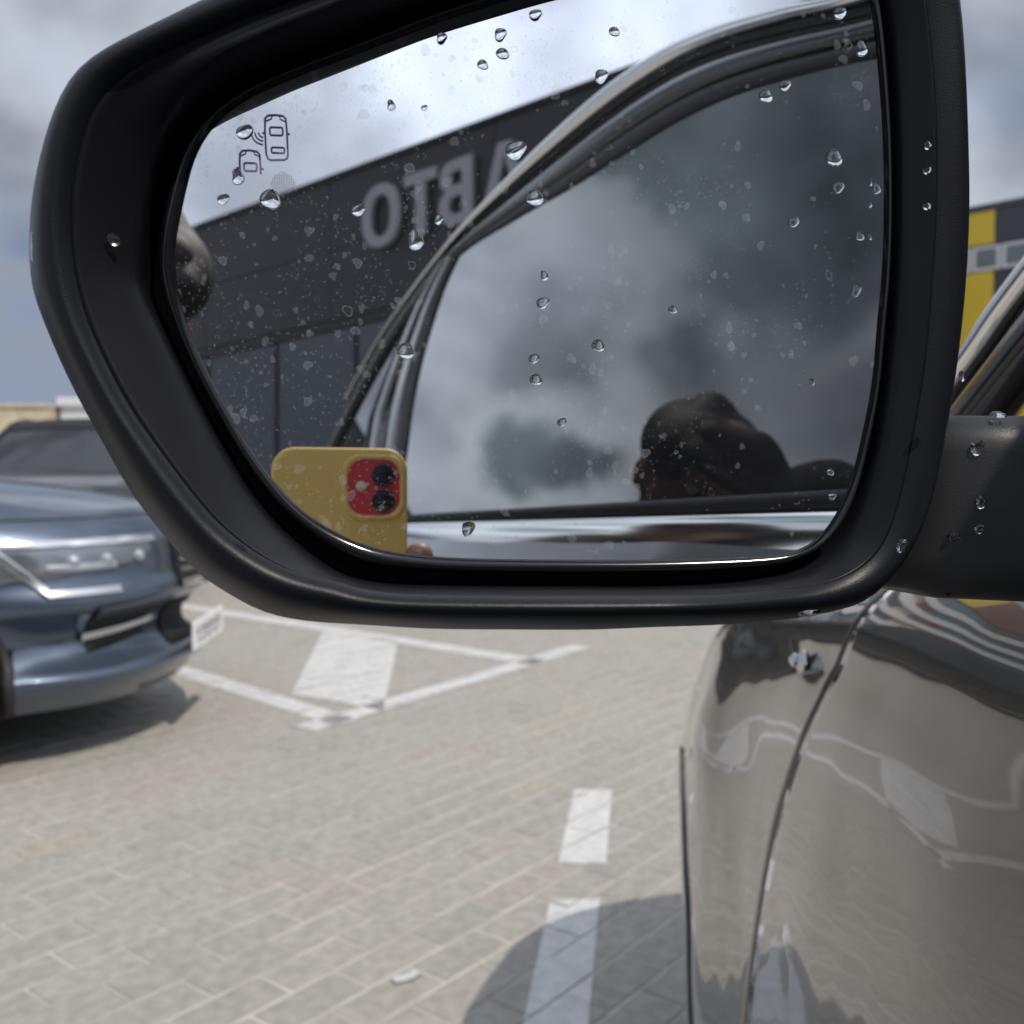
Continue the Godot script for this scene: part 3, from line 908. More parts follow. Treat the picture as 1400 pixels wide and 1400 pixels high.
	while made < 1000:
		var p := Vector2(r2.randf_range(-104, 105), r2.randf_range(-78, 102))
		if not Geometry2D.is_point_in_polygon(p, inside): continue
		if r2.randf() > 0.5 + 1.3 * dens.get_noise_2d(p.x, p.y) - p.x * 0.005: continue
		made += 1
		var rad := 0.22 + 1.35 * pow(r2.randf(), 3.2)
		var n := 14 if rad > 0.6 else 8
		var z := 0.00012 + 0.0002 * r2.randf()
		var inn := PackedVector3Array()
		var outr := PackedVector3Array()
		var ph := r2.randf() * TAU
		var squ := r2.randf_range(0.7, 1.0)
		for k in n:
			var t := TAU * k / n
			var q := rad * (1.0 + 0.16 * sin(2.0 * t + ph) + 0.12 * sin(3.0 * t + ph * 2.0) + r2.randf_range(-0.09, 0.09))
			var d := Vector2(cos(t) * squ, sin(t)) * q
			outr.append(Vector3((p.x + d.x) * 0.001, (p.y + d.y) * 0.001, z))
			inn.append(Vector3((p.x + d.x * 0.82) * 0.001, (p.y + d.y * 0.82) * 0.001, z))
		if r2.randf() < 0.85: fan(thin, inn)
		grid(edge if r2.randf() < 0.35 else thin, [inn, outr], true, true)
	for k in 3600:
		var p := Vector2(r2.randf_range(-104, 105), r2.randf_range(-78, 102))
		if not Geometry2D.is_point_in_polygon(p, inside): continue
		var s := r2.randf_range(0.018, 0.05) * (1.0 if r2.randf() < 0.93 else 2.0)
		var t := r2.randf() * PI
		var len := s * (1.0 if r2.randf() < 0.985 else r2.randf_range(5.0, 14.0))
		var dx := Vector2(cos(t), sin(t)) * len
		var dy := Vector2(-sin(t), cos(t)) * s
		var q := []
		for m in [[-1, -1], [1, -1], [1, 1], [-1, 1]]:
			var w: Vector2 = p + dx * m[0] + dy * m[1]
			q.append(Vector3(w.x, w.y, 0.4) * 0.001)
		quad(dust, q[0], q[1], q[2], q[3])
	made = 0
	while made < 3600:
		var p := Vector2(r2.randf_range(-104, 105), r2.randf_range(-78, 102))
		if not Geometry2D.is_point_in_polygon(p, inside) or r2.randf() > 0.45 + 1.4 * dens.get_noise_2d(p.x, p.y) - p.x * 0.006: continue
		made += 1
		var q := PackedVector3Array()
		var rad := r2.randf_range(0.10, 0.42)
		var ph := r2.randf() * TAU
		for k in 7: q.append(Vector3(p.x + cos(ph + TAU * k / 7.0) * rad * r2.randf_range(0.6, 1.1), p.y + sin(ph + TAU * k / 7.0) * rad * r2.randf_range(0.6, 1.1), 0.36) * 0.001)
		fan(thin, q)
	var film := new_st(false)
	fan(film, ring(e, 0.00006, -0.0004))
	put("dust_film", film, M.film, wm)
	put("dried_drops", thin, M.scum_thin, wm, "stuff")
	put("dried_edges", edge, M.scum, wm, "stuff")
	put("dust_specks", dust, M.dust, wm, "stuff")

# ---------------------------------------------------------------- raindrops
func drop_mesh(seed_: int, tall: float) -> ArrayMesh:
	var r := RandomNumberGenerator.new()
	r.seed = seed_
	var st := new_st()
	var rows := []
	var n := 28
	var p1 := r.randf() * TAU
	var a1 := r.randf_range(0.06, 0.24)
	var a2 := r.randf_range(0.03, 0.14)
	for e in [[1.0, -0.12], [1.0, 0.0], [0.985, 0.10], [0.94, 0.26], [0.85, 0.48], [0.72, 0.68], [0.55, 0.84], [0.36, 0.94], [0.17, 0.99]]:
		var row := PackedVector3Array()
		for k in n:
			var t := TAU * k / n
			var q: float = e[0] * (1.0 + a1 * sin(2.0 * t + p1) * e[0] + a2 * sin(3.0 * t - p1) * e[0] + 0.10 * maxf(0.0, -sin(t)) * e[0])
			row.append(Vector3(cos(t) * q, sin(t) * q - 0.10 * e[1], e[1] * tall))
		rows.append(row)
	grid(st, rows, true)
	fan(st, rows[0], true)
	fan(st, rows[rows.size() - 1])
	st.generate_normals()
	st.index()
	return st.commit()

func build_drops() -> void:
	var meshes := []
	for k in 6: meshes.append(drop_mesh(60 + k, [0.30, 0.42, 0.36, 0.5, 0.33, 0.46][k]))
	var on_glass := [
		[-7.2, 40.5, 3.1, "large round raindrop beside the second letter's top on the mirror glass"], [-35.8, 14.1, 2.9, "round raindrop under the white letter O of the mirrored sign"],
		[-51.7, 22.1, 2.1, "raindrop touching the left side of the mirrored letter O"], [-1.8, 27.1, 2.7, "raindrop hanging on the dark window seal in the mirror"],
		[17.8, 62.6, 2.3, "raindrop over the dark band just under the white sky"], [88.1, 41.8, 2.9, "big teardrop near the right edge of the mirror glass"],
		[89.4, 33, 1.9, "sparkling raindrop just under the big teardrop"], [101.4, 33, 1.7, "raindrop against the right rim of the mirror glass"],
		[75.6, 22.4, 1.9, "oval raindrop left of the right rim at mid height"], [96.1, 18.7, 1.5, "small raindrop halfway down the right edge"],
		[94.9, 2.5, 1.9, "raindrop lowest in the right-hand column of drops"], [16.6, -14.9, 2.1, "raindrop in the middle of the reflected cloud"],
		[0.4, -2.9, 1.9, "raindrop left of the reflected window's centre"], [0.9, 4.8, 1.5, "small raindrop above the drop left of the window's centre"],
		[-2.2, -18.9, 1.7, "upper raindrop of a close pair on the reflected sky"], [-1.6, -24.9, 1.9, "lower raindrop of a close pair on the reflected sky"],
		[-21.4, -67.4, 2.3, "raindrop on the bright belt strip right of the phone"], [-75.8, 24.4, 3.2, "wide raindrop below the dotted patch at the upper left"],
		[-88.6, 24, 1.7, "raindrop on the white sky at the far left"], [-84.6, 30.2, 2.2, "flat raindrop below the small car symbol"],
		[-82.6, 42.7, 2.5, "raindrop left of the wave lines of the symbol"], [-10.8, 67.7, 1.9, "lower of two raindrops stacked on the white sky"],
		[-11.4, 73.1, 2.1, "upper of two raindrops stacked on the white sky"], [-16.5, 64.3, 1.7, "raindrop left of the stacked pair on the white sky"],
		[-1.3, 79.2, 1.9, "raindrop near the top edge of the picture on white sky"], [-42.4, 51.7, 1.5, "left of two small raindrops above the black band"],
		[-33.1, 51.4, 1.0, "right of two small raindrops above the black band"], [21.7, 75.6, 1.6, "lens-shaped raindrop on the white sky, furthest right"],
		[-28.1, 71.2, 1.8, "pale raindrop at the upper border of the white sky"], [67.1, 59.1, 2.3, "left drop of a pair below the reflected door frame"],
		[73, 62.4, 1.8, "right drop of a pair below the reflected door frame"], [96.8, 74.3, 2.3, "raindrop on the reflected grey door frame"],
		[90, 84.5, 2.2, "raindrop on the reflected roof strip at the top right"], [-38.7, -17.2, 2.6, "raindrop over the dark door pillar in the mirror"],
		[-29.2, 20.1, 1.5, "raindrop over the mirrored letter T"], [86.8, -51.5, 1.3, "small raindrop right of the dark head, the upper one"],
		[87.4, -58.7, 1.3, "small raindrop right of the dark head, the lower one"], [81.1, -24.8, 1.2, "tiny raindrop above and right of the dark head"],
		[5.8, -37.1, 1.5, "faint raindrop over the reflected bright cloud edge"], [38.8, -4.1, 1.4, "tiny raindrop right of the window's centre"]]
	var k := 0
	for d in on_glass:
		var o := MeshInstance3D.new()
		o.name = numbered("raindrop")
		o.mesh = meshes[k % 6]
		o.material_override = M.drop
		var s: float = d[2] * 0.001 * 0.86
		o.transform = Transform3D(MB * Basis().scaled(Vector3(s * (1.0 if k % 3 else 1.12), s, s * 0.95)), MO + MB * Vector3(d[0] * 0.001, d[1] * 0.001, 0.0))
		tag(o, d[3], "raindrop", "raindrops on the mirror glass")
		add_child(o, true)
		k += 1
	var on_rim := [
		[-127.4, 26.8, 19.5, 1.6, -0.5, 0.2, "raindrop high on the left rim of the mirror housing"], [-114.3, 8.6, 14.2, 1.6, 0.2, 0.0, "raindrop on the flat left face inside the rim"],
		[-83.2, -72.8, 21.3, 2.7, -0.2, -0.3, "raindrop on the lower left curve of the rim"], [108.2, 40.3, 17, 1.0, -0.7, 0.0, "top raindrop of three inside the right rim"],
		[108.0, 33.2, 17, 1.0, -0.7, 0.0, "middle raindrop of three inside the right rim"], [107.9, 23.1, 17, 1.0, -0.7, 0.0, "bottom raindrop of three inside the right rim"],
		[97.2, -72.5, 22.8, 1.7, 0.2, -0.2, "raindrop on the lower right bend of the rim"], [125.2, -71.2, 3.0, 2.6, 0.0, 0.0, "big raindrop low on the mirror arm beside the rim"],
		[130.2, -44.4, 5.6, 2.2, 0.0, 0.0, "bright raindrop near the top of the mirror arm"], [131.2, -60.9, 5.6, 1.6, 0.0, 0.0, "upper small raindrop on the mirror arm"],
		[130.8, -68.8, 5.6, 1.4, 0.0, 0.0, "lower small raindrop on the mirror arm"], [139.0, -34.6, 2.0, 2.2, 0.0, 1.2, "raindrop sitting on the top edge of the mirror arm"],
		[74.5, -91.8, 13.0, 3.0, 0.0, -1.3, "large raindrop hanging under the rim"], [116.4, -25.2, 20.4, 1.5, 0.5, 0.0, "raindrop on the outer right side of the rim"]]
	for d in on_rim:
		var o := MeshInstance3D.new()
		o.name = numbered("raindrop")
		o.mesh = meshes[k % 6]
		o.material_override = M.drop
		var s: float = d[3] * 0.001
		o.transform = Transform3D(MB * Basis(Vector3.UP, d[4]) * Basis(Vector3.RIGHT, -d[5]) * Basis().scaled(Vector3(s, s, s * 1.1)), MO + MB * Vector3(d[0], d[1], d[2]) * 0.001)
		tag(o, d[6], "raindrop", "raindrops on the mirror housing")
		add_child(o, true)
		k += 1

# ---------------------------------------------------------------- soft bodies: tapered capsules joined and meshed as surface nets
func nets(st: SurfaceTool, caps: Array, cell: float, k: float) -> void:
	var lo := Vector3.ONE * 1e9
	var hi := -lo
	for c in caps:
		var r: float = maxf(c[2], c[3])
		lo = lo.min((c[0] as Vector3).min(c[1]) - Vector3.ONE * r)
		hi = hi.max((c[0] as Vector3).max(c[1]) + Vector3.ONE * r)
	lo -= Vector3.ONE * cell * 3.0
	var dim := Vector3i(((hi - lo) / cell).ceil()) + Vector3i(4, 4, 4)
	var f := PackedFloat32Array()
	f.resize(dim.x * dim.y * dim.z)
	f.fill(1.0)
	for c in caps:
		var a: Vector3 = c[0]
		var ab: Vector3 = c[1] - a
		var l2 := maxf(ab.length_squared(), 1e-9)
		var r: float = maxf(c[2], c[3]) + k + cell * 2.0
		var i0 := Vector3i(((a.min(c[1]) - Vector3.ONE * r - lo) / cell).floor()).max(Vector3i.ZERO)
		var i1 := Vector3i(((a.max(c[1]) + Vector3.ONE * r - lo) / cell).ceil()).min(dim - Vector3i.ONE)
		for z in range(i0.z, i1.z + 1):
			for y in range(i0.y, i1.y + 1):
				for x in range(i0.x, i1.x + 1):
					var p := lo + Vector3(x, y, z) * cell - a
					var t := clampf(p.dot(ab) / l2, 0.0, 1.0)
					var d: float = (p - ab * t).length() - lerpf(c[2], c[3], t)
					var o := (z * dim.y + y) * dim.x + x
					var h := maxf(k - absf(f[o] - d), 0.0) / k
					f[o] = minf(f[o], d) - h * h * k * 0.25
	var vert := {}
	var sx := 1
	var sy := dim.x
	var sz := dim.x * dim.y
	var corner := [0, sx, sy, sx + sy, sz, sx + sz, sy + sz, sx + sy + sz]
	for z in dim.z - 1:
		for y in dim.y - 1:
			for x in dim.x - 1:
				var o := z * sz + y * sy + x
				var m := 0
				for q in 8:
					if f[o + corner[q]] < 0.0: m |= 1 << q
				if m == 0 or m == 255: continue
				var sum := Vector3.ZERO
				var n := 0
				for q in 8:
					for ax in [1, 2, 4]:
						if q & ax: continue
						var v0: float = f[o + corner[q]]
						var v1: float = f[o + corner[q | ax]]
						if (v0 < 0.0) == (v1 < 0.0): continue
						var p0 := Vector3(q & 1, (q >> 1) & 1, q >> 2)
						var p1 := Vector3((q | ax) & 1, ((q | ax) >> 1) & 1, (q | ax) >> 2)
						sum += p0.lerp(p1, v0 / (v0 - v1))
						n += 1
				vert[o] = lo + (Vector3(x, y, z) + sum / n) * cell
	for o in vert:
		for ax in 3:
			var step: int = [sx, sy, sz][ax]
			var s1: int = [sy, sz, sx][ax]
			var s2: int = [sz, sx, sy][ax]
			var v0: float = f[o]
			var v1: float = f[o + step]
			if (v0 < 0.0) == (v1 < 0.0): continue
			if not (vert.has(o - s1) and vert.has(o - s2) and vert.has(o - s1 - s2)): continue
			if v0 < 0.0: quad(st, vert[o - s1 - s2], vert[o - s2], vert[o], vert[o - s1])
			else: quad(st, vert[o - s1 - s2], vert[o - s1], vert[o], vert[o - s2])

func build_phone() -> void:
	# its back looks at the mirror; the picture is taken through its lower lens
	var bas := Basis(Vector3.RIGHT, -0.05352)
	var t := thing("phone", "phone in a yellow case with a red camera plate, seen in the mirror", "phone", EYE, "", bas)
	var place := func(x: float, y: float, z: float) -> Vector3: return Vector3(x, y, -z)
	var mid := Vector2(-0.0237, -0.0455)
	var st := new_st()
	var rows := []
	for e in [[0.0740, 0.1490, -0.0165], [0.0752, 0.1502, -0.0158], [0.0760, 0.1510, -0.0140], [0.0760, 0.1510, -0.0075], [0.0752, 0.1502, -0.0055], [0.0738, 0.1488, -0.0046], [0.0715, 0.1465, -0.0043]]:
		var row := PackedVector3Array()
		for p in rounded(e[0], e[1], e[1] * 0.085, 8): row.append(place.call(mid.x + p.x, mid.y + p.y, e[2]))
		rows.append(row)
	grid(st, rows, true, true)
	fan(st, rows[0])
	fan(st, rows[rows.size() - 1], true)
	put("case", st, M.phone_case, t)
	st = new_st()
	rows = []
	var cc := Vector2(-0.0052, 0.0077)
	for e in [[0.0355, 0.0375, -0.0046], [0.0348, 0.0368, -0.0034], [0.0332, 0.0352, -0.0027], [0.0312, 0.0332, -0.0027], [0.0298, 0.0318, -0.0032], [0.0292, 0.0312, -0.0042]]:
		var row := PackedVector3Array()
		for p in rounded(e[0], e[1], 0.0095, 8): row.append(place.call(cc.x + p.x, cc.y + p.y, e[2]))
		rows.append(row)
	grid(st, rows, true, true)
	put("camera_surround", st, M.phone_case, t)
	st = new_st(false)
	var plate := PackedVector2Array()
	for p in rounded(0.0300, 0.0320, 0.0092, 8): plate.append(cc + p)
	slab(st, plate, func(x, y, z): return Vector3(x, y, z), 0.0040, 0.0036)
	put("camera_plate", st, M.phone_red, t)
	for y in [0.0, 0.0144]:
		st = new_st()
		lathe(st, [Vector2(0.0066, 0.0036), Vector2(0.0066, 0.0022), Vector2(0.0060, 0.0020), Vector2(0.0056, 0.0022)], Transform3D(Basis(), Vector3(0, y, 0)), 32)
		var l := put("lens_ring", st, M.gloss_black, t)
		st = new_st()
		lathe(st, [Vector2(0.0058, 0.0024), Vector2(0.0035, 0.0022), Vector2(0.0001, 0.00215)], Transform3D(Basis(), Vector3(0, y, 0)), 28)
		put("lens_glass", st, M.lens_black, l)
	st = new_st()
	lathe(st, [Vector2(0.0030, 0.0036), Vector2(0.0028, 0.0031), Vector2(0.0001, 0.0030)], Transform3D(Basis(), Vector3(-0.0125, 0.0082, 0)), 20)
	put("flash_lamp", st, mat(lin(0.62, 0.55, 0.42), 0.3), t)

func build_person() -> void:
	var t := thing("person", "person in a dark jacket bending forward and holding up a phone, seen only in reflections", "person", Vector3(-0.22, 0, 0.8))
	var o := t.position
	var hc := Vector3(-0.221, 1.417, 0.60)
	var fw := (Vector3(-0.02, 1.17, 0.0) - hc).normalized()
	var rt := fw.cross(UPV).normalized()
	var up := rt.cross(fw)
	var H := func(x: float, y: float, z: float) -> Vector3: return hc + rt * x + up * y + fw * z - o
	var P := func(x: float, y: float, z: float) -> Vector3: return Vector3(x, y, z) - o
	var neck: Vector3 = P.call(-0.215, 1.28, 0.69)
	var sr: Vector3 = P.call(-0.175, 1.140, 0.575)
	var sl: Vector3 = P.call(-0.385, 1.245, 0.70)
	var er: Vector3 = P.call(-0.02, 1.0, 0.365)
	var wr: Vector3 = P.call(0.062, 1.075, 0.115)
	var el: Vector3 = P.call(-0.430, 1.52, 0.60)
	var wl: Vector3 = P.call(-0.35, 1.475, 0.70)
	var chest: Vector3 = P.call(-0.225, 1.12, 0.72)
	var hip: Vector3 = P.call(-0.245, 0.88, 0.80)
	var legs := []
	for s in [-1.0, 1.0]:
		legs.append([P.call(-0.245 + s * 0.085, 0.84, 0.79), P.call(-0.245 + s * 0.10, 0.46, 0.71), P.call(-0.245 + s * 0.11, 0.09, 0.78), P.call(-0.245 + s * 0.12, 0.035, 0.62)])
	var body := [[chest, hip, 0.115, 0.12], [chest, neck, 0.10, 0.05], [neck, H.call(0, -0.05, -0.03), 0.052, 0.055], [neck, sr, 0.05, 0.055], [neck, sl, 0.05, 0.055], [chest, sr, 0.09, 0.05], [chest, sl, 0.09, 0.05], [sr, er, 0.05, 0.04], [er, wr, 0.04, 0.026], [sl, el, 0.05, 0.04], [el, wl, 0.04, 0.026]]
	for l in legs:
		body.append_array([[hip, l[0], 0.10, 0.085], [l[0], l[1], 0.08, 0.052], [l[1], l[2], 0.05, 0.036], [l[2], l[3], 0.036, 0.03]])
	var st := new_st()
	nets(st, body, 0.014, 0.03)
	# head: skull, jaw, nose, ears, lips, brows
	var head := [[H.call(0, 0.03, -0.025), H.call(0, 0.035, 0.02), 0.076, 0.074], [H.call(0, -0.02, 0.02), H.call(0, -0.075, 0.045), 0.062, 0.034], [H.call(-0.035, -0.035, 0.01), H.call(0, -0.085, 0.05), 0.035, 0.026], [H.call(0.035, -0.035, 0.01), H.call(0, -0.085, 0.05), 0.035, 0.026],
		[H.call(0, 0.012, 0.088), H.call(0, -0.026, 0.104), 0.009, 0.013], [H.call(-0.014, -0.026, 0.09), H.call(0.014, -0.026, 0.09), 0.008, 0.008], [H.call(-0.04, 0.027, 0.078), H.call(0.04, 0.027, 0.078), 0.012, 0.012], [H.call(-0.020, -0.052, 0.083), H.call(0.020, -0.052, 0.083), 0.007, 0.007], [H.call(-0.018, -0.061, 0.080), H.call(0.018, -0.061, 0.080), 0.007, 0.007],
		[H.call(-0.078, 0.015, -0.01), H.call(-0.082, -0.025, 0.0), 0.012, 0.008], [H.call(0.078, 0.015, -0.01), H.call(0.082, -0.025, 0.0), 0.012, 0.008], [H.call(0, -0.06, -0.02), neck, 0.055, 0.052]]
	nets(st, head, 0.005, 0.018)
	# right hand round the phone, its thumb up the right edge; left hand hanging
	var bas := Basis(Vector3.RIGHT, -0.05352)
	var Q := func(x: float, y: float, z: float) -> Vector3: return EYE + bas * Vector3(x, y, z) - o
	var hand := [[wr, Q.call(0.046, -0.10, 0.055), 0.026, 0.024], [Q.call(0.046, -0.10, 0.055), Q.call(0.031, -0.078, 0.010), 0.020, 0.012], [Q.call(0.046, -0.11, 0.055), Q.call(0.030, -0.112, 0.008), 0.022, 0.013], [Q.call(0.046, -0.125, 0.055), Q.call(0.030, -0.132, 0.010), 0.02, 0.012],
		[Q.call(0.044, -0.085, 0.04), Q.call(0.0275, -0.062, 0.012), 0.013, 0.0105], [Q.call(0.0275, -0.062, 0.012), Q.call(0.0205, -0.032, 0.004), 0.0098, 0.0086]]
	for k in 4:
		var y := -0.078 - 0.0185 * k
		var reach: float = [-0.058, -0.064, -0.062, -0.052][k]
		hand.append_array([[Q.call(0.029, y, 0.006), Q.call(-0.004, y + 0.002, -0.0055), 0.0105, 0.0090], [Q.call(-0.004, y + 0.002, -0.0055), Q.call(-0.036, y + 0.001, -0.0050), 0.0088, 0.0080], [Q.call(-0.036, y + 0.001, -0.0050), Q.call(reach, y - 0.001, -0.0035), 0.0078, 0.0068]])
	nets(st, hand, 0.003, 0.006)
	var hl := [[wl, P.call(-0.320, 1.458, 0.690), 0.025, 0.022], [P.call(-0.330, 1.473, 0.695), P.call(-0.295, 1.477, 0.675), 0.02, 0.016]]
	for k in 4:
		var b: Vector3 = P.call(-0.300, 1.485 - k * 0.0165, 0.677 - k * 0.002)
		hl.append_array([[b, b + Vector3(0.034, 0.003 - k * 0.002, -0.010), 0.0092, 0.0084], [b + Vector3(0.034, 0.003 - k * 0.002, -0.010), b + Vector3(0.062 - absf(k - 1.3) * 0.006, 0.001 - k * 0.003, -0.006), 0.0084, 0.0070]])
	hl.append_array([[P.call(-0.335, 1.445, 0.693), P.call(-0.313, 1.420, 0.685), 0.012, 0.010], [P.call(-0.313, 1.420, 0.685), P.call(-0.290, 1.406, 0.683), 0.0095, 0.008]])
	nets(st, hl, 0.004, 0.007)
	put("body", st, M.skin, t)
	for s in [-1.0, 1.0]:
		st = new_st()
		lathe(st, [Vector2(0.0001, 0.012), Vector2(0.006, 0.0104), Vector2(0.0104, 0.006), Vector2(0.012, 0), Vector2(0.0104, -0.006), Vector2(0.0001, -0.012)], Transform3D(Basis(rt, up, fw), H.call(s * 0.031, 0.008, 0.074)), 14)
		put("eye", st, mat(lin(0.5, 0.5, 0.5), 0.1), t)
	st = new_st()
	nets(st, [[H.call(0, 0.040, -0.035), H.call(0, 0.036, 0.028), 0.079, 0.070], [H.call(0, 0.01, -0.05), H.call(0, -0.03, -0.055), 0.072, 0.052], [H.call(-0.058, 0.045, 0.0), H.call(-0.070, -0.01, -0.02), 0.030, 0.022], [H.call(0.058, 0.045, 0.0), H.call(0.070, -0.01, -0.02), 0.030, 0.022], [H.call(-0.05, 0.07, 0.03), H.call(-0.02, 0.09, 0.06), 0.03, 0.022], [H.call(0.04, 0.095, -0.01), H.call(0.06, 0.075, 0.03), 0.034, 0.022], [H.call(-0.04, 0.075, 0.065), H.call(0.045, 0.072, 0.068), 0.022, 0.020]], 0.006, 0.02)
	put("hair", st, M.hair, t)
	st = new_st()
	nets(st, [[H.call(-0.044, 0.048, -0.03), H.call(0.044, 0.048, -0.03), 0.062, 0.062], [H.call(-0.042, 0.046, 0.03), H.call(0.042, 0.046, 0.03), 0.056, 0.056], [H.call(-0.05, 0.045, 0.085), H.call(0.05, 0.045, 0.085), 0.015, 0.015], [H.call(-0.035, 0.036, 0.12), H.call(0.035, 0.036, 0.12), 0.009, 0.009]], 0.006, 0.02)
	put("cap", st, M.hair, t)
	st = new_st()
	nets(st, [[chest, hip, 0.155, 0.155], [chest, neck + Vector3(0, -0.03, 0.01), 0.13, 0.085], [neck + Vector3(0, -0.01, 0.01), sr, 0.075, 0.075], [neck + Vector3(0, -0.01, 0.01), sl, 0.075, 0.075], [chest, sr, 0.11, 0.07], [chest, sl, 0.11, 0.07], [sl, el, 0.072, 0.060], [el, el.lerp(wl, 0.94), 0.058, 0.04], [sr, er, 0.072, 0.06], [er, er.lerp(wr, 0.90), 0.058, 0.042], [hip, hip - Vector3(0, 0.1, 0), 0.15, 0.15]], 0.014, 0.04)
	put("jacket", st, M.jacket, t)
	st = new_st()
	var tr := []
	for l in legs: tr.append_array([[hip, l[0], 0.12, 0.105], [l[0], l[1], 0.10, 0.075], [l[1], l[2] - Vector3(0, 0.0, 0), 0.07, 0.062]])
	nets(st, tr, 0.014, 0.03)
	put("trousers", st, M.trousers, t)
	for l in legs:
		st = new_st()
		var low := Vector3(0, 0.045 - l[3].y, 0)
		nets(st, [[l[2] - Vector3(0, 0.045, -0.03), l[3] + low + Vector3(0, 0.0, 0.03), 0.046, 0.045], [l[3] + low, l[3] + low + Vector3(0, -0.004, -0.03), 0.044, 0.038]], 0.008, 0.02)
		put("shoe", st, M.soft_black, t)

# ---------------------------------------------------------------- parked cars
const PLAN := [Vector2(4.35, 0.30), Vector2(4.32, 0.62), Vector2(4.10, 0.83), Vector2(3.5, 0.90), Vector2(2.4, 0.92), Vector2(1.3, 0.915), Vector2(0.80, 0.89), Vector2(0.52, 0.82), Vector2(0.30, 0.70), Vector2(0.15, 0.53), Vector2(0.06, 0.32), Vector2(0.015, 0.12), Vector2(0.0, 0.0)]
const PROF_H := [0.22, 0.30, 0.355, 0.395, 0.57, 0.605, 0.65, 0.71, 0.78, 0.87, 0.93, 0.97]
const PROF_N := [0.11, 0.03, 0.0, 0.06, 0.055, 0.002, -0.004, 0.022, 0.03, 0.055, 0.11, 0.18]     # how far the nose draws in at those heights
const PROF_S := [0.06, 0.03, 0.02, 0.01, 0.0, 0.0, 0.0, 0.0, 0.01, 0.03, 0.06, 0.09]

func skin_at(q: float, h: float, off := 0.0) -> Vector3:      # q 0 (tail) .. 1 (nose centre) on the right side, beyond 1 on the left; x is forward, z to the right
	var m := 1.0 if q <= 1.0 else -1.0
	var qq := q if q <= 1.0 else 2.0 - q
	var p := spline(PLAN, qq)
	var d := (spline(PLAN, minf(qq + 0.004, 1.0)) - spline(PLAN, maxf(qq - 0.004, 0.0))).normalized()
	var n := Vector2(d.y, -d.x)            # points inwards: towards larger distance from the nose / smaller width
	if n.dot(Vector2(2.2, 0.0) - p) < 0: n = -n
	if qq > 0.995: n = Vector2(1, 0)
	var w := smoothstep(0.50, 0.66, qq)
	var inset := lerpf(table(PROF_H, PROF_S, h), table(PROF_H, PROF_N, h), w)
	p += n * (inset - off)
	return Vector3(-p.x, h, p.y * m)

func nose_patch(called: String, m: Material, par: Node, q0: float, q1: float, h0: Callable, h1: Callable, off: float, deep := 0.03, n := 16) -> MeshInstance3D:
	var st := new_st()
	var rows := []
	for i in n + 1:
		var q := lerpf(q0, q1, float(i) / n)
		var a: float = h0.call(float(i) / n)
		var b: float = h1.call(float(i) / n)
		var row := PackedVector3Array([skin_at(q, a, -deep)])
		for j in 7: row.append(skin_at(q, lerpf(a, b, j / 6.0), off))
		row.append(skin_at(q, b, -deep))
		rows.append(row)
	grid(st, rows)
	return put(called, st, m, par)

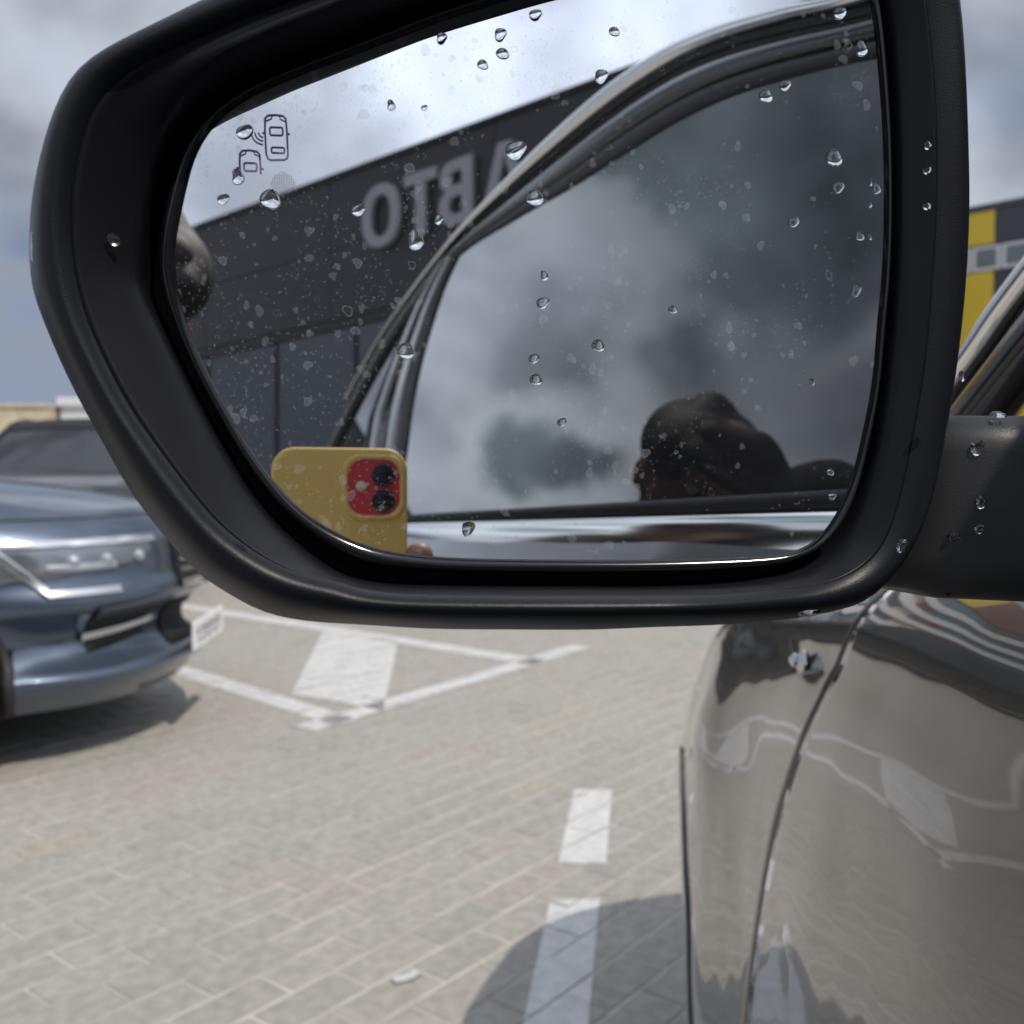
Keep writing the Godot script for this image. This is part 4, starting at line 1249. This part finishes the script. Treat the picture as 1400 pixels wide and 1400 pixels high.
func make_parked_car(label: String, paint: Material) -> Node3D:
	var t := thing("parked_car", label, "car", Vector3.ZERO)
	var st := new_st()
	var rows := []
	var nq := 150
	for i in nq + 1:
		var row := PackedVector3Array()
		for j in 43: row.append(skin_at(2.0 * i / nq, lerpf(0.22, 0.97, j / 42.0)))
		rows.append(row)
	for i in nq:
		for j in 42:
			var c: Vector3 = (rows[i][j] + rows[i + 1][j + 1]) * 0.5
			if Vector2(c.x + 0.86, c.y - 0.335).length() < 0.37 or Vector2(c.x + 3.45, c.y - 0.335).length() < 0.37: continue
			quad(st, rows[i][j], rows[i][j + 1], rows[i + 1][j + 1], rows[i + 1][j])
	var body := put("body", st, paint, t)
	# tail
	st = new_st()
	var tail := []
	for j in 9:
		var h := lerpf(0.22, 0.97, j / 8.0)
		var a := skin_at(0.0, h)
		var row := PackedVector3Array()
		for k in 5: row.append(Vector3(a.x, h, lerpf(a.z, -a.z, k / 4.0)))
		tail.append(row)
	grid(st, tail, false, true)
	put("tail", st, paint, t)
	# bonnet, from the upper edge of the nose to the foot of the windscreen
	st = new_st()
	rows = []
	var q0 := 0.425
	for i in 61:
		var q := lerpf(q0, 2.0 - q0, i / 60.0)
		var e := skin_at(q, 0.97)
		var x := (q - 1.0) / (1.0 - q0)
		var target := Vector3(-1.32, 1.04 + 0.05 * (1.0 - x * x), -sin(x * PI / 2) * 0.76)
		var row := PackedVector3Array()
		for k in 17:
			var f := k / 16.0
			var p := e.lerp(target, f)
			p.y = e.y + (target.y - e.y) * (1.0 - pow(1.0 - f, 1.8))
			p.y += 0.012 * smoothstep(0.5, 0.62, absf(x)) * smoothstep(0.86, 0.7, absf(x)) * sin(minf(f * 1.4, 1.0) * PI)
			row.append(p)
		rows.append(row)
	grid(st, rows, false, true)
	put("bonnet", st, paint, t)
	st = new_st()
	var line := PackedVector3Array()
	for i in 61: line.append(skin_at(lerpf(0.43, 1.57, i / 60.0), 0.945, 0.001))
	tube(st, line, [0.0045], 6)
	put("bonnet_gap", st, M.soft_black, t)
	# shoulders, screens, roof
	var gl := [[-1.32, 1.04, 0.76], [-1.70, 1.27, 0.70], [-2.10, 1.46, 0.62], [-2.45, 1.51, 0.60], [-3.2, 1.50, 0.59], [-3.75, 1.43, 0.58], [-4.15, 1.22, 0.62], [-4.32, 0.97, 0.66]]
	for e in [["windscreen", 0, 2, M.car_glass], ["roof", 2, 5, paint], ["rear_screen", 5, 7, M.car_glass]]:
		st = new_st()
		rows = []
		for k in range(e[1], e[2] + 1):
			var row := PackedVector3Array()
			for j in 17:
				var x := j / 8.0 - 1.0
				row.append(Vector3(gl[k][0] + 0.10 * (1.0 - x * x) * (1.0 if k < 3 else -0.5 if k > 4 else 0.0), gl[k][1] + 0.035 * (1.0 - x * x) * (1.0 if k > 0 else 0.6), gl[k][2] * x))
			rows.append(row)
		grid(st, rows)
		put(e[0], st, e[3], t)
	st = new_st()
	rows = []
	for k in 3:
		var row := PackedVector3Array()
		for j in 17:
			var x := j / 8.0 - 1.0
			var f := [0.70, 0.86, 1.0][k] as float
			row.append(Vector3(lerpf(-1.70, -2.10, f) + 0.10 * (1.0 - x * x) + 0.006, lerpf(1.27, 1.46, f) + 0.035 * (1.0 - x * x) + 0.006, lerpf(0.70, 0.62, f) * x))
		rows.append(row)
	grid(st, rows)
	put("screen_band", st, M.soft_black, t)
	for s in [-1.0, 1.0]:
		st = new_st()
		rows = []
		for k in 8:
			var row := PackedVector3Array()
			var base := Vector3(gl[k][0], minf(0.97 + 0.04, gl[k][1]), s * 0.84)
			if k == 0 or k == 7: base = Vector3(gl[k][0], 0.965, s * 0.80)
			for j in 4: row.append(Vector3(base.x, lerpf(0.955, gl[k][1] + 0.0, j / 3.0), lerpf(s * 0.835, s * gl[k][2], j / 3.0)))
			rows.append(row)
		grid(st, rows, false, s > 0)
		put("side_window", st, M.car_glass, t)
		st = new_st()
		for k in [0, 1]: tube(st, PackedVector3Array([Vector3(gl[k][0], gl[k][1], s * gl[k][2]), Vector3(gl[k + 1][0], gl[k + 1][1], s * gl[k + 1][2])]), [0.028], 8)
		for k in range(2, 7): tube(st, PackedVector3Array([Vector3(gl[k][0], gl[k][1], s * gl[k][2]), Vector3(gl[k + 1][0], gl[k + 1][1], s * gl[k + 1][2])]), [0.028], 8)
		put("pillar", st, M.gloss_black, t)
		st = new_st()
		nets(st, [[Vector3(-1.62, 1.06, s * 0.90), Vector3(-1.62, 1.07, s * 1.0), 0.06, 0.075]], 0.015, 0.02)
		put("side_mirror", st, paint, t)
		# headlight and what is in it
		var Q := func(q: float) -> float: return q if s > 0 else 2.0 - q
		var hl := nose_patch("headlight", M.lamp_glass, t, Q.call(0.585), Q.call(0.815), func(f): return lerpf(0.72, 0.775, f) if f < 0.75 else lerpf(0.7612, 0.81, (f - 0.75) * 4.0), func(f): return lerpf(0.865, 0.862, f), 0.006)
		nose_patch("light_strip", M.chrome, hl, Q.call(0.575), Q.call(0.825), func(f): return 0.846, func(f): return 0.872, 0.014, 0.0)
		nose_patch("light_strip", M.chrome_dull, hl, Q.call(0.585), Q.call(0.64), func(f): return lerpf(0.80, 0.665, f), func(f): return lerpf(0.85, 0.70, f), 0.014, 0.0)
		nose_patch("light_strip", M.chrome_dull, hl, Q.call(0.64), Q.call(0.74), func(f): return 0.662, func(f): return 0.690, 0.014, 0.0)
		for q in [0.675, 0.725, 0.785]:
			st = new_st()
			var c := skin_at(Q.call(q), 0.79, 0.0)
			nets(st, [[c, c + Vector3(0.004, 0, 0), 0.026, 0.026]], 0.006, 0.01)
			put("lens", st, M.lens, hl)
		nose_patch("lamp_base", M.chrome_dull, hl, Q.call(0.64), Q.call(0.74), func(f): return 0.755, func(f): return 0.780, 0.013, 0.0)
		# side intake with two bars
		nose_patch("intake", M.soft_black, t, Q.call(0.705), Q.call(0.83), func(f): return lerpf(0.43, 0.46, f), func(f): return lerpf(0.565, 0.585, f), 0.008)
		nose_patch("intake_bar", M.chrome_dull, t, Q.call(0.695), Q.call(0.835), func(f): return lerpf(0.475, 0.505, f), func(f): return lerpf(0.502, 0.530, f), 0.03, 0.0)
		nose_patch("intake_bar", M.grey_clad, t, Q.call(0.705), Q.call(0.835), func(f): return lerpf(0.565, 0.59, f), func(f): return lerpf(0.60, 0.625, f), 0.03, 0.0)
		for x in [-0.86, -3.45]:
			st = new_st()
			line = PackedVector3Array()
			for k in 33:
				var ang := lerpf(-0.28, PI + 0.28, k / 32.0)
				var q := 0.0
				while q < 1.0 and spline(PLAN, q).x > -(x + cos(ang) * 0.372): q += 0.002
				line.append(skin_at(Q.call(q), 0.335 + sin(ang) * 0.372, -0.004))
			tube(st, line, [0.024], 8)
			put("arch_trim", st, M.clad, t)
			wheel(t, Transform3D(Basis(Vector3.RIGHT * s, UPV, Vector3.BACK * s), Vector3(x, 0.33, s * 0.885)), 0.33, M.alloy)
	nose_patch("grille", M.soft_black, t, 0.875, 1.125, func(f): return 0.66, func(f): return 0.85, 0.012, 0.03, 20)
	for h in [0.70, 0.745, 0.79]: nose_patch("grille_bar", M.chrome_dull, t, 0.885, 1.115, func(f): return h, func(f): return h + 0.014, 0.022, 0.0, 20)
	nose_patch("grille_frame", M.chrome, t, 0.872, 1.128, func(f): return 0.640, func(f): return 0.664, 0.022, 0.0, 20)
	nose_patch("lower_grille", M.soft_black, t, 0.885, 1.115, func(f): return 0.39, func(f): return 0.57, 0.010, 0.03, 20)
	st = new_st(false)
	box(st, Transform3D(Basis(), Vector3(0.035, 0.43, 0)), Vector3(0.012, 0.12, 0.52), 0.003)
	var plate := put("number_plate", st, M.plate, t)
	st = new_st(false)
	for k in 7:
		var z := 0.19 - k * 0.058 - (0.02 if k > 0 else 0.0)
		box(st, Transform3D(Basis(), Vector3(0.0415, 0.445, z + 0.013)), Vector3(0.002, 0.012, 0.032), 0.0)
		box(st, Transform3D(Basis(), Vector3(0.0415, 0.43, z)), Vector3(0.002, 0.07, 0.010), 0.0)
		if k % 2: box(st, Transform3D(Basis(), Vector3(0.0415, 0.40, z + 0.013)), Vector3(0.002, 0.011, 0.030), 0.0)
	put("plate_marks", st, M.ink, plate, "stuff")
	st = new_st(false)
	box(st, Transform3D(Basis(), Vector3(-2.35, 0.26, 0)), Vector3(3.3, 0.2, 1.5), 0.03)
	put("underbody", st, M.soft_black, t)
	return t

func copy_car(src: Node3D, label: String, paint: Material) -> Node3D:
	var o: Node3D = src.duplicate()
	o.name = numbered("parked_car")
	add_child(o, true)
	tag(o, label, "car", "cars parked across the lot")
	for c in o.get_children():
		if (c as MeshInstance3D).material_override == M.blue: c.material_override = paint
	return o

func build_parked_cars() -> void:
	var a := make_parked_car("blue-grey car parked nose to the right at the left edge", M.blue)
	a.set_meta("group", "cars parked across the lot")
	a.transform = Transform3D(Basis(UPV, deg_to_rad(3.0)), Vector3(-1.38, 0, -4.50))
	var b := copy_car(a, "black car parked behind the blue-grey car, only its screen and roof showing", M.dark_paint)
	b.transform = Transform3D(Basis(UPV, deg_to_rad(-78.0)), Vector3(-3.45, 0, -7.3))
	for q in b.find_children("roof*", "MeshInstance3D", true, false): (q as MeshInstance3D).material_override = M.rubber
	var c := copy_car(a, "white car parked further off, hidden behind the mirror housing", M.white_paint)
	c.transform = Transform3D(Basis(UPV, deg_to_rad(-85.0)), Vector3(2.6, 0, -11.0))
	var d := copy_car(a, "black car parked broadside, hidden behind the mirror housing", M.dark_paint)
	d.transform = Transform3D(Basis(UPV, deg_to_rad(3.0)), Vector3(1.3, 0, -12.2))
	for q in d.find_children("rim*", "MeshInstance3D", true, false): (q as MeshInstance3D).material_override = M.clad

# ---------------------------------------------------------------- buildings
func at_frame(origin: Vector3, ex: Vector3, ez: Vector3) -> Transform3D:
	return Transform3D(Basis(ex, UPV, ez), origin)

func block(called: String, par: Node, m: Material, x0: float, x1: float, y0: float, y1: float, z0: float, z1: float, ch := 0.0) -> MeshInstance3D:
	var st := new_st(false)
	box(st, Transform3D(Basis(), Vector3((x0 + x1) / 2, (y0 + y1) / 2, (z0 + z1) / 2)), Vector3(x1 - x0, y1 - y0, z1 - z0), ch)
	return put(called, st, m, par)

func build_shop() -> void:
	# dark shop front behind the camera; local x runs the way its sign reads, z out of its face
	var t := thing("shop_building", "dark grey shop front with pale sign letters, seen mirrored in the wing mirror", "building", Vector3(0.453, 0, 12.949), "", Basis(Vector3(-0.584, 0, 0.812), UPV, Vector3(-0.812, 0, -0.584)))
	block("wall", t, M.frame_dark, -9.0, 24.0, 0.0, 5.4, -9.0, -0.25)
	var x := -9.0
	for k in 12:
		for y in [3.98, 4.862]: block("sign_board", t, M.fascia, x + 0.004, x + 2.746, y, y + 0.876, -0.25, 0.0, 0.006)
		x += 2.75
	block("parapet_cap", t, M.frame_dark, -9.05, 24.05, 5.742, 5.80, -0.4, 0.04, 0.01)
	block("soffit", t, M.frame_dark, -9.0, 24.0, 3.86, 3.975, -0.25, -0.02)
	var px := -8.41 - 0.64
	for k in 21:
		var x0 := px + k * 1.58
		block("pane", t, M.pane, x0 + 0.03, x0 + 1.55, 0.12, 3.85, -0.10, -0.06)
		block("mullion", t, M.frame_dark, x0 - 0.028, x0 + 0.028, 0.0, 3.858, -0.12, -0.03, 0.006)
	var spots := [["А", -4.02], ["В", -3.32], ["Т", -2.70], ["О", -2.14]]
	var f := SystemFont.new()
	f.font_names = PackedStringArray(["Droid Sans"])
	f.font_weight = 700
	for s in spots:
		var tm := TextMesh.new()
		tm.text = s[0]
		tm.font = f
		tm.font_size = 96
		tm.pixel_size = 0.0106
		tm.depth = 0.06
		tm.horizontal_alignment = HORIZONTAL_ALIGNMENT_LEFT
		var o := put_mesh("sign_letter", tm, M.letter, t)
		o.position = Vector3(s[1], 5.06, 0.05)

func build_yellow() -> void:
	var ex := Vector3(0.64, 0, 0.77).normalized()
	var t := thing("yellow_building", "yellow and dark grey clad building beyond the car's windscreen pillar", "building", Vector3(12.4, 0, -28), "", Basis(ex, UPV, Vector3(-ex.z, 0, ex.x)))
	block("wall", t, M.grey_clad, -14.0, 10.0, 0, 7.7, -8.0, -0.12)
	for row in [[6.86, 7.74], [3.7, 6.12], [0.4, 3.66]]:
		for k in 7:
			var x := -15.125 + k * 3.5
			var w := 0.90 if k % 2 else 1.0
			block("panel", t, M.yellow, x - 0.60, x + 1.745, row[0], row[1], -0.12, 0.0, 0.01)
			block("panel", t, M.grey_clad, x + 1.755, x + 2.89, row[0], row[1], -0.12, 0.0, 0.01)
	for k in 24:
		var x := -13.6 + k * 0.80
		var w := block("window", t, M.win_frame, x + 0.02, x + 0.78, 6.16, 6.82, -0.12, -0.02, 0.01)
		block("pane", w, M.win_glass, x + 0.14, x + 0.68, 6.26, 6.73, -0.11, -0.01)
	block("roof_edge", t, M.grey_clad, -14.05, 10.05, 7.745, 7.92, -8.0, 0.03, 0.01)

func build_far() -> void:
	var b := thing("beige_building", "low beige building on the skyline at the left edge", "building", Vector3(-19.5, 0, -45))
	block("wall", b, M.beige, -9.0, -0.9, 0, 3.35, -6, 0)
	block("roof_edge", b, M.beige, -9.1, -0.85, 3.352, 3.5, -6, 0.1, 0.02)
	for k in 4: block("window", b, M.win_glass, -8.6 + k * 2.0, -7.6 + k * 2.0, 1.0, 2.2, -0.2, 0.01)
	var w := thing("white_building", "low white building right of the beige one on the skyline", "building", Vector3(-13.2, 0, -46))
	block("wall", w, M.offwhite, -7.0, 2.8, 0, 3.45, -6, 0)
	block("roof_edge", w, M.offwhite, -7.1, 2.9, 3.452, 3.85, -6, 0.2, 0.02)
	block("window", w, M.win_glass, -2.6, 2.2, 1.2, 2.0, -0.2, 0.01)
	# many-coloured building: hidden behind the mirror, seen in the door's paint
	var c := thing("colourful_building", "building with red, yellow, white and blue panels, reflected in the car door", "building", Vector3(0.4, 0, -25))
	block("wall", c, M.grey_clad, -7.5, 7.5, 0, 7.2, -8, -0.1)
	for k in 8:
		block("panel", c, M.yellow if k % 3 == 1 else M.brick_red, -7.4 + k * 1.85, -5.57 + k * 1.85, 5.5, 7.1, -0.1, 0.0, 0.02)
	for r in 5:
		block("louvre", c, M.offwhite, -7.4, 7.4, 0.4 + r * 1.0, 0.85 + r * 1.0, -0.1, 0.25, 0.03)
		for k in 9:
			block("panel", c, [M.teal, M.grey_clad, M.brick_red, M.teal, M.beige][(k * 2 + r * 3) % 5], -7.4 + k * 1.64, -5.78 + k * 1.64, 0.87 + r, 1.38 + r, -0.1, 0.02, 0.01)

# ---------------------------------------------------------------- the scene
func _ready() -> void:
	rng.seed = 12
	var cam := Camera3D.new()
	cam.name = "camera"
	cam.position = EYE
	cam.rotation = Vector3(-0.05352, 0, 0)
	cam.near = 0.01
	cam.far = 600.0
	var lens := CameraAttributesPhysical.new()
	lens.frustum_focal_length = 35.0
	lens.frustum_focus_distance = 0.335
	lens.frustum_near = 0.01
	lens.frustum_far = 600.0
	lens.exposure_aperture = 16.0
	cam.attributes = lens
	cam.fov = 53.13
	add_child(cam)
	cam.current = true
	var env := Environment.new()
	env.background_mode = Environment.BG_SKY
	env.tonemap_mode = Environment.TONE_MAPPER_LINEAR
	env.tonemap_exposure = 0.92
	env.sdfgi_enabled = true
	env.ssao_enabled = true
	env.ssil_enabled = true
	var sky := Sky.new()
	var pano := PanoramaSkyMaterial.new()
	pano.panorama = ImageTexture.create_from_image(sky_image())
	sky.sky_material = pano
	env.sky = sky
	var we := WorldEnvironment.new()
	we.name = "sky"
	we.environment = env
	add_child(we)
	var sun := DirectionalLight3D.new()
	sun.name = "sun"
	sun.light_energy = 1.0
	sun.light_color = Color(1.0, 0.96, 0.90)
	sun.light_angular_distance = 0.6
	sun.shadow_enabled = true
	sun.basis = Basis.looking_at(-Vector3(0.37, 0.80, 0.47))
	add_child(sun)
	make_materials()
	build_ground()
	build_markings()
	build_shop()
	build_yellow()
	build_far()
	build_our_car()
	build_parked_cars()
	build_person()
	build_phone()
	build_drops()
	var st := new_st(false)
	box(st, Transform3D(Basis(UPV, 0.5), Vector3(-0.245, 0.005, -2.255)), Vector3(0.05, 0.005, 0.028), 0.003)
	box(st, Transform3D(Basis(UPV, 1.0), Vector3(-0.225, 0.006, -2.27)), Vector3(0.034, 0.006, 0.022), 0.003)
	var o := put("paper_scrap", st, M.paper)
	tag(o, "crumpled white scrap lying on the paving", "scrap")
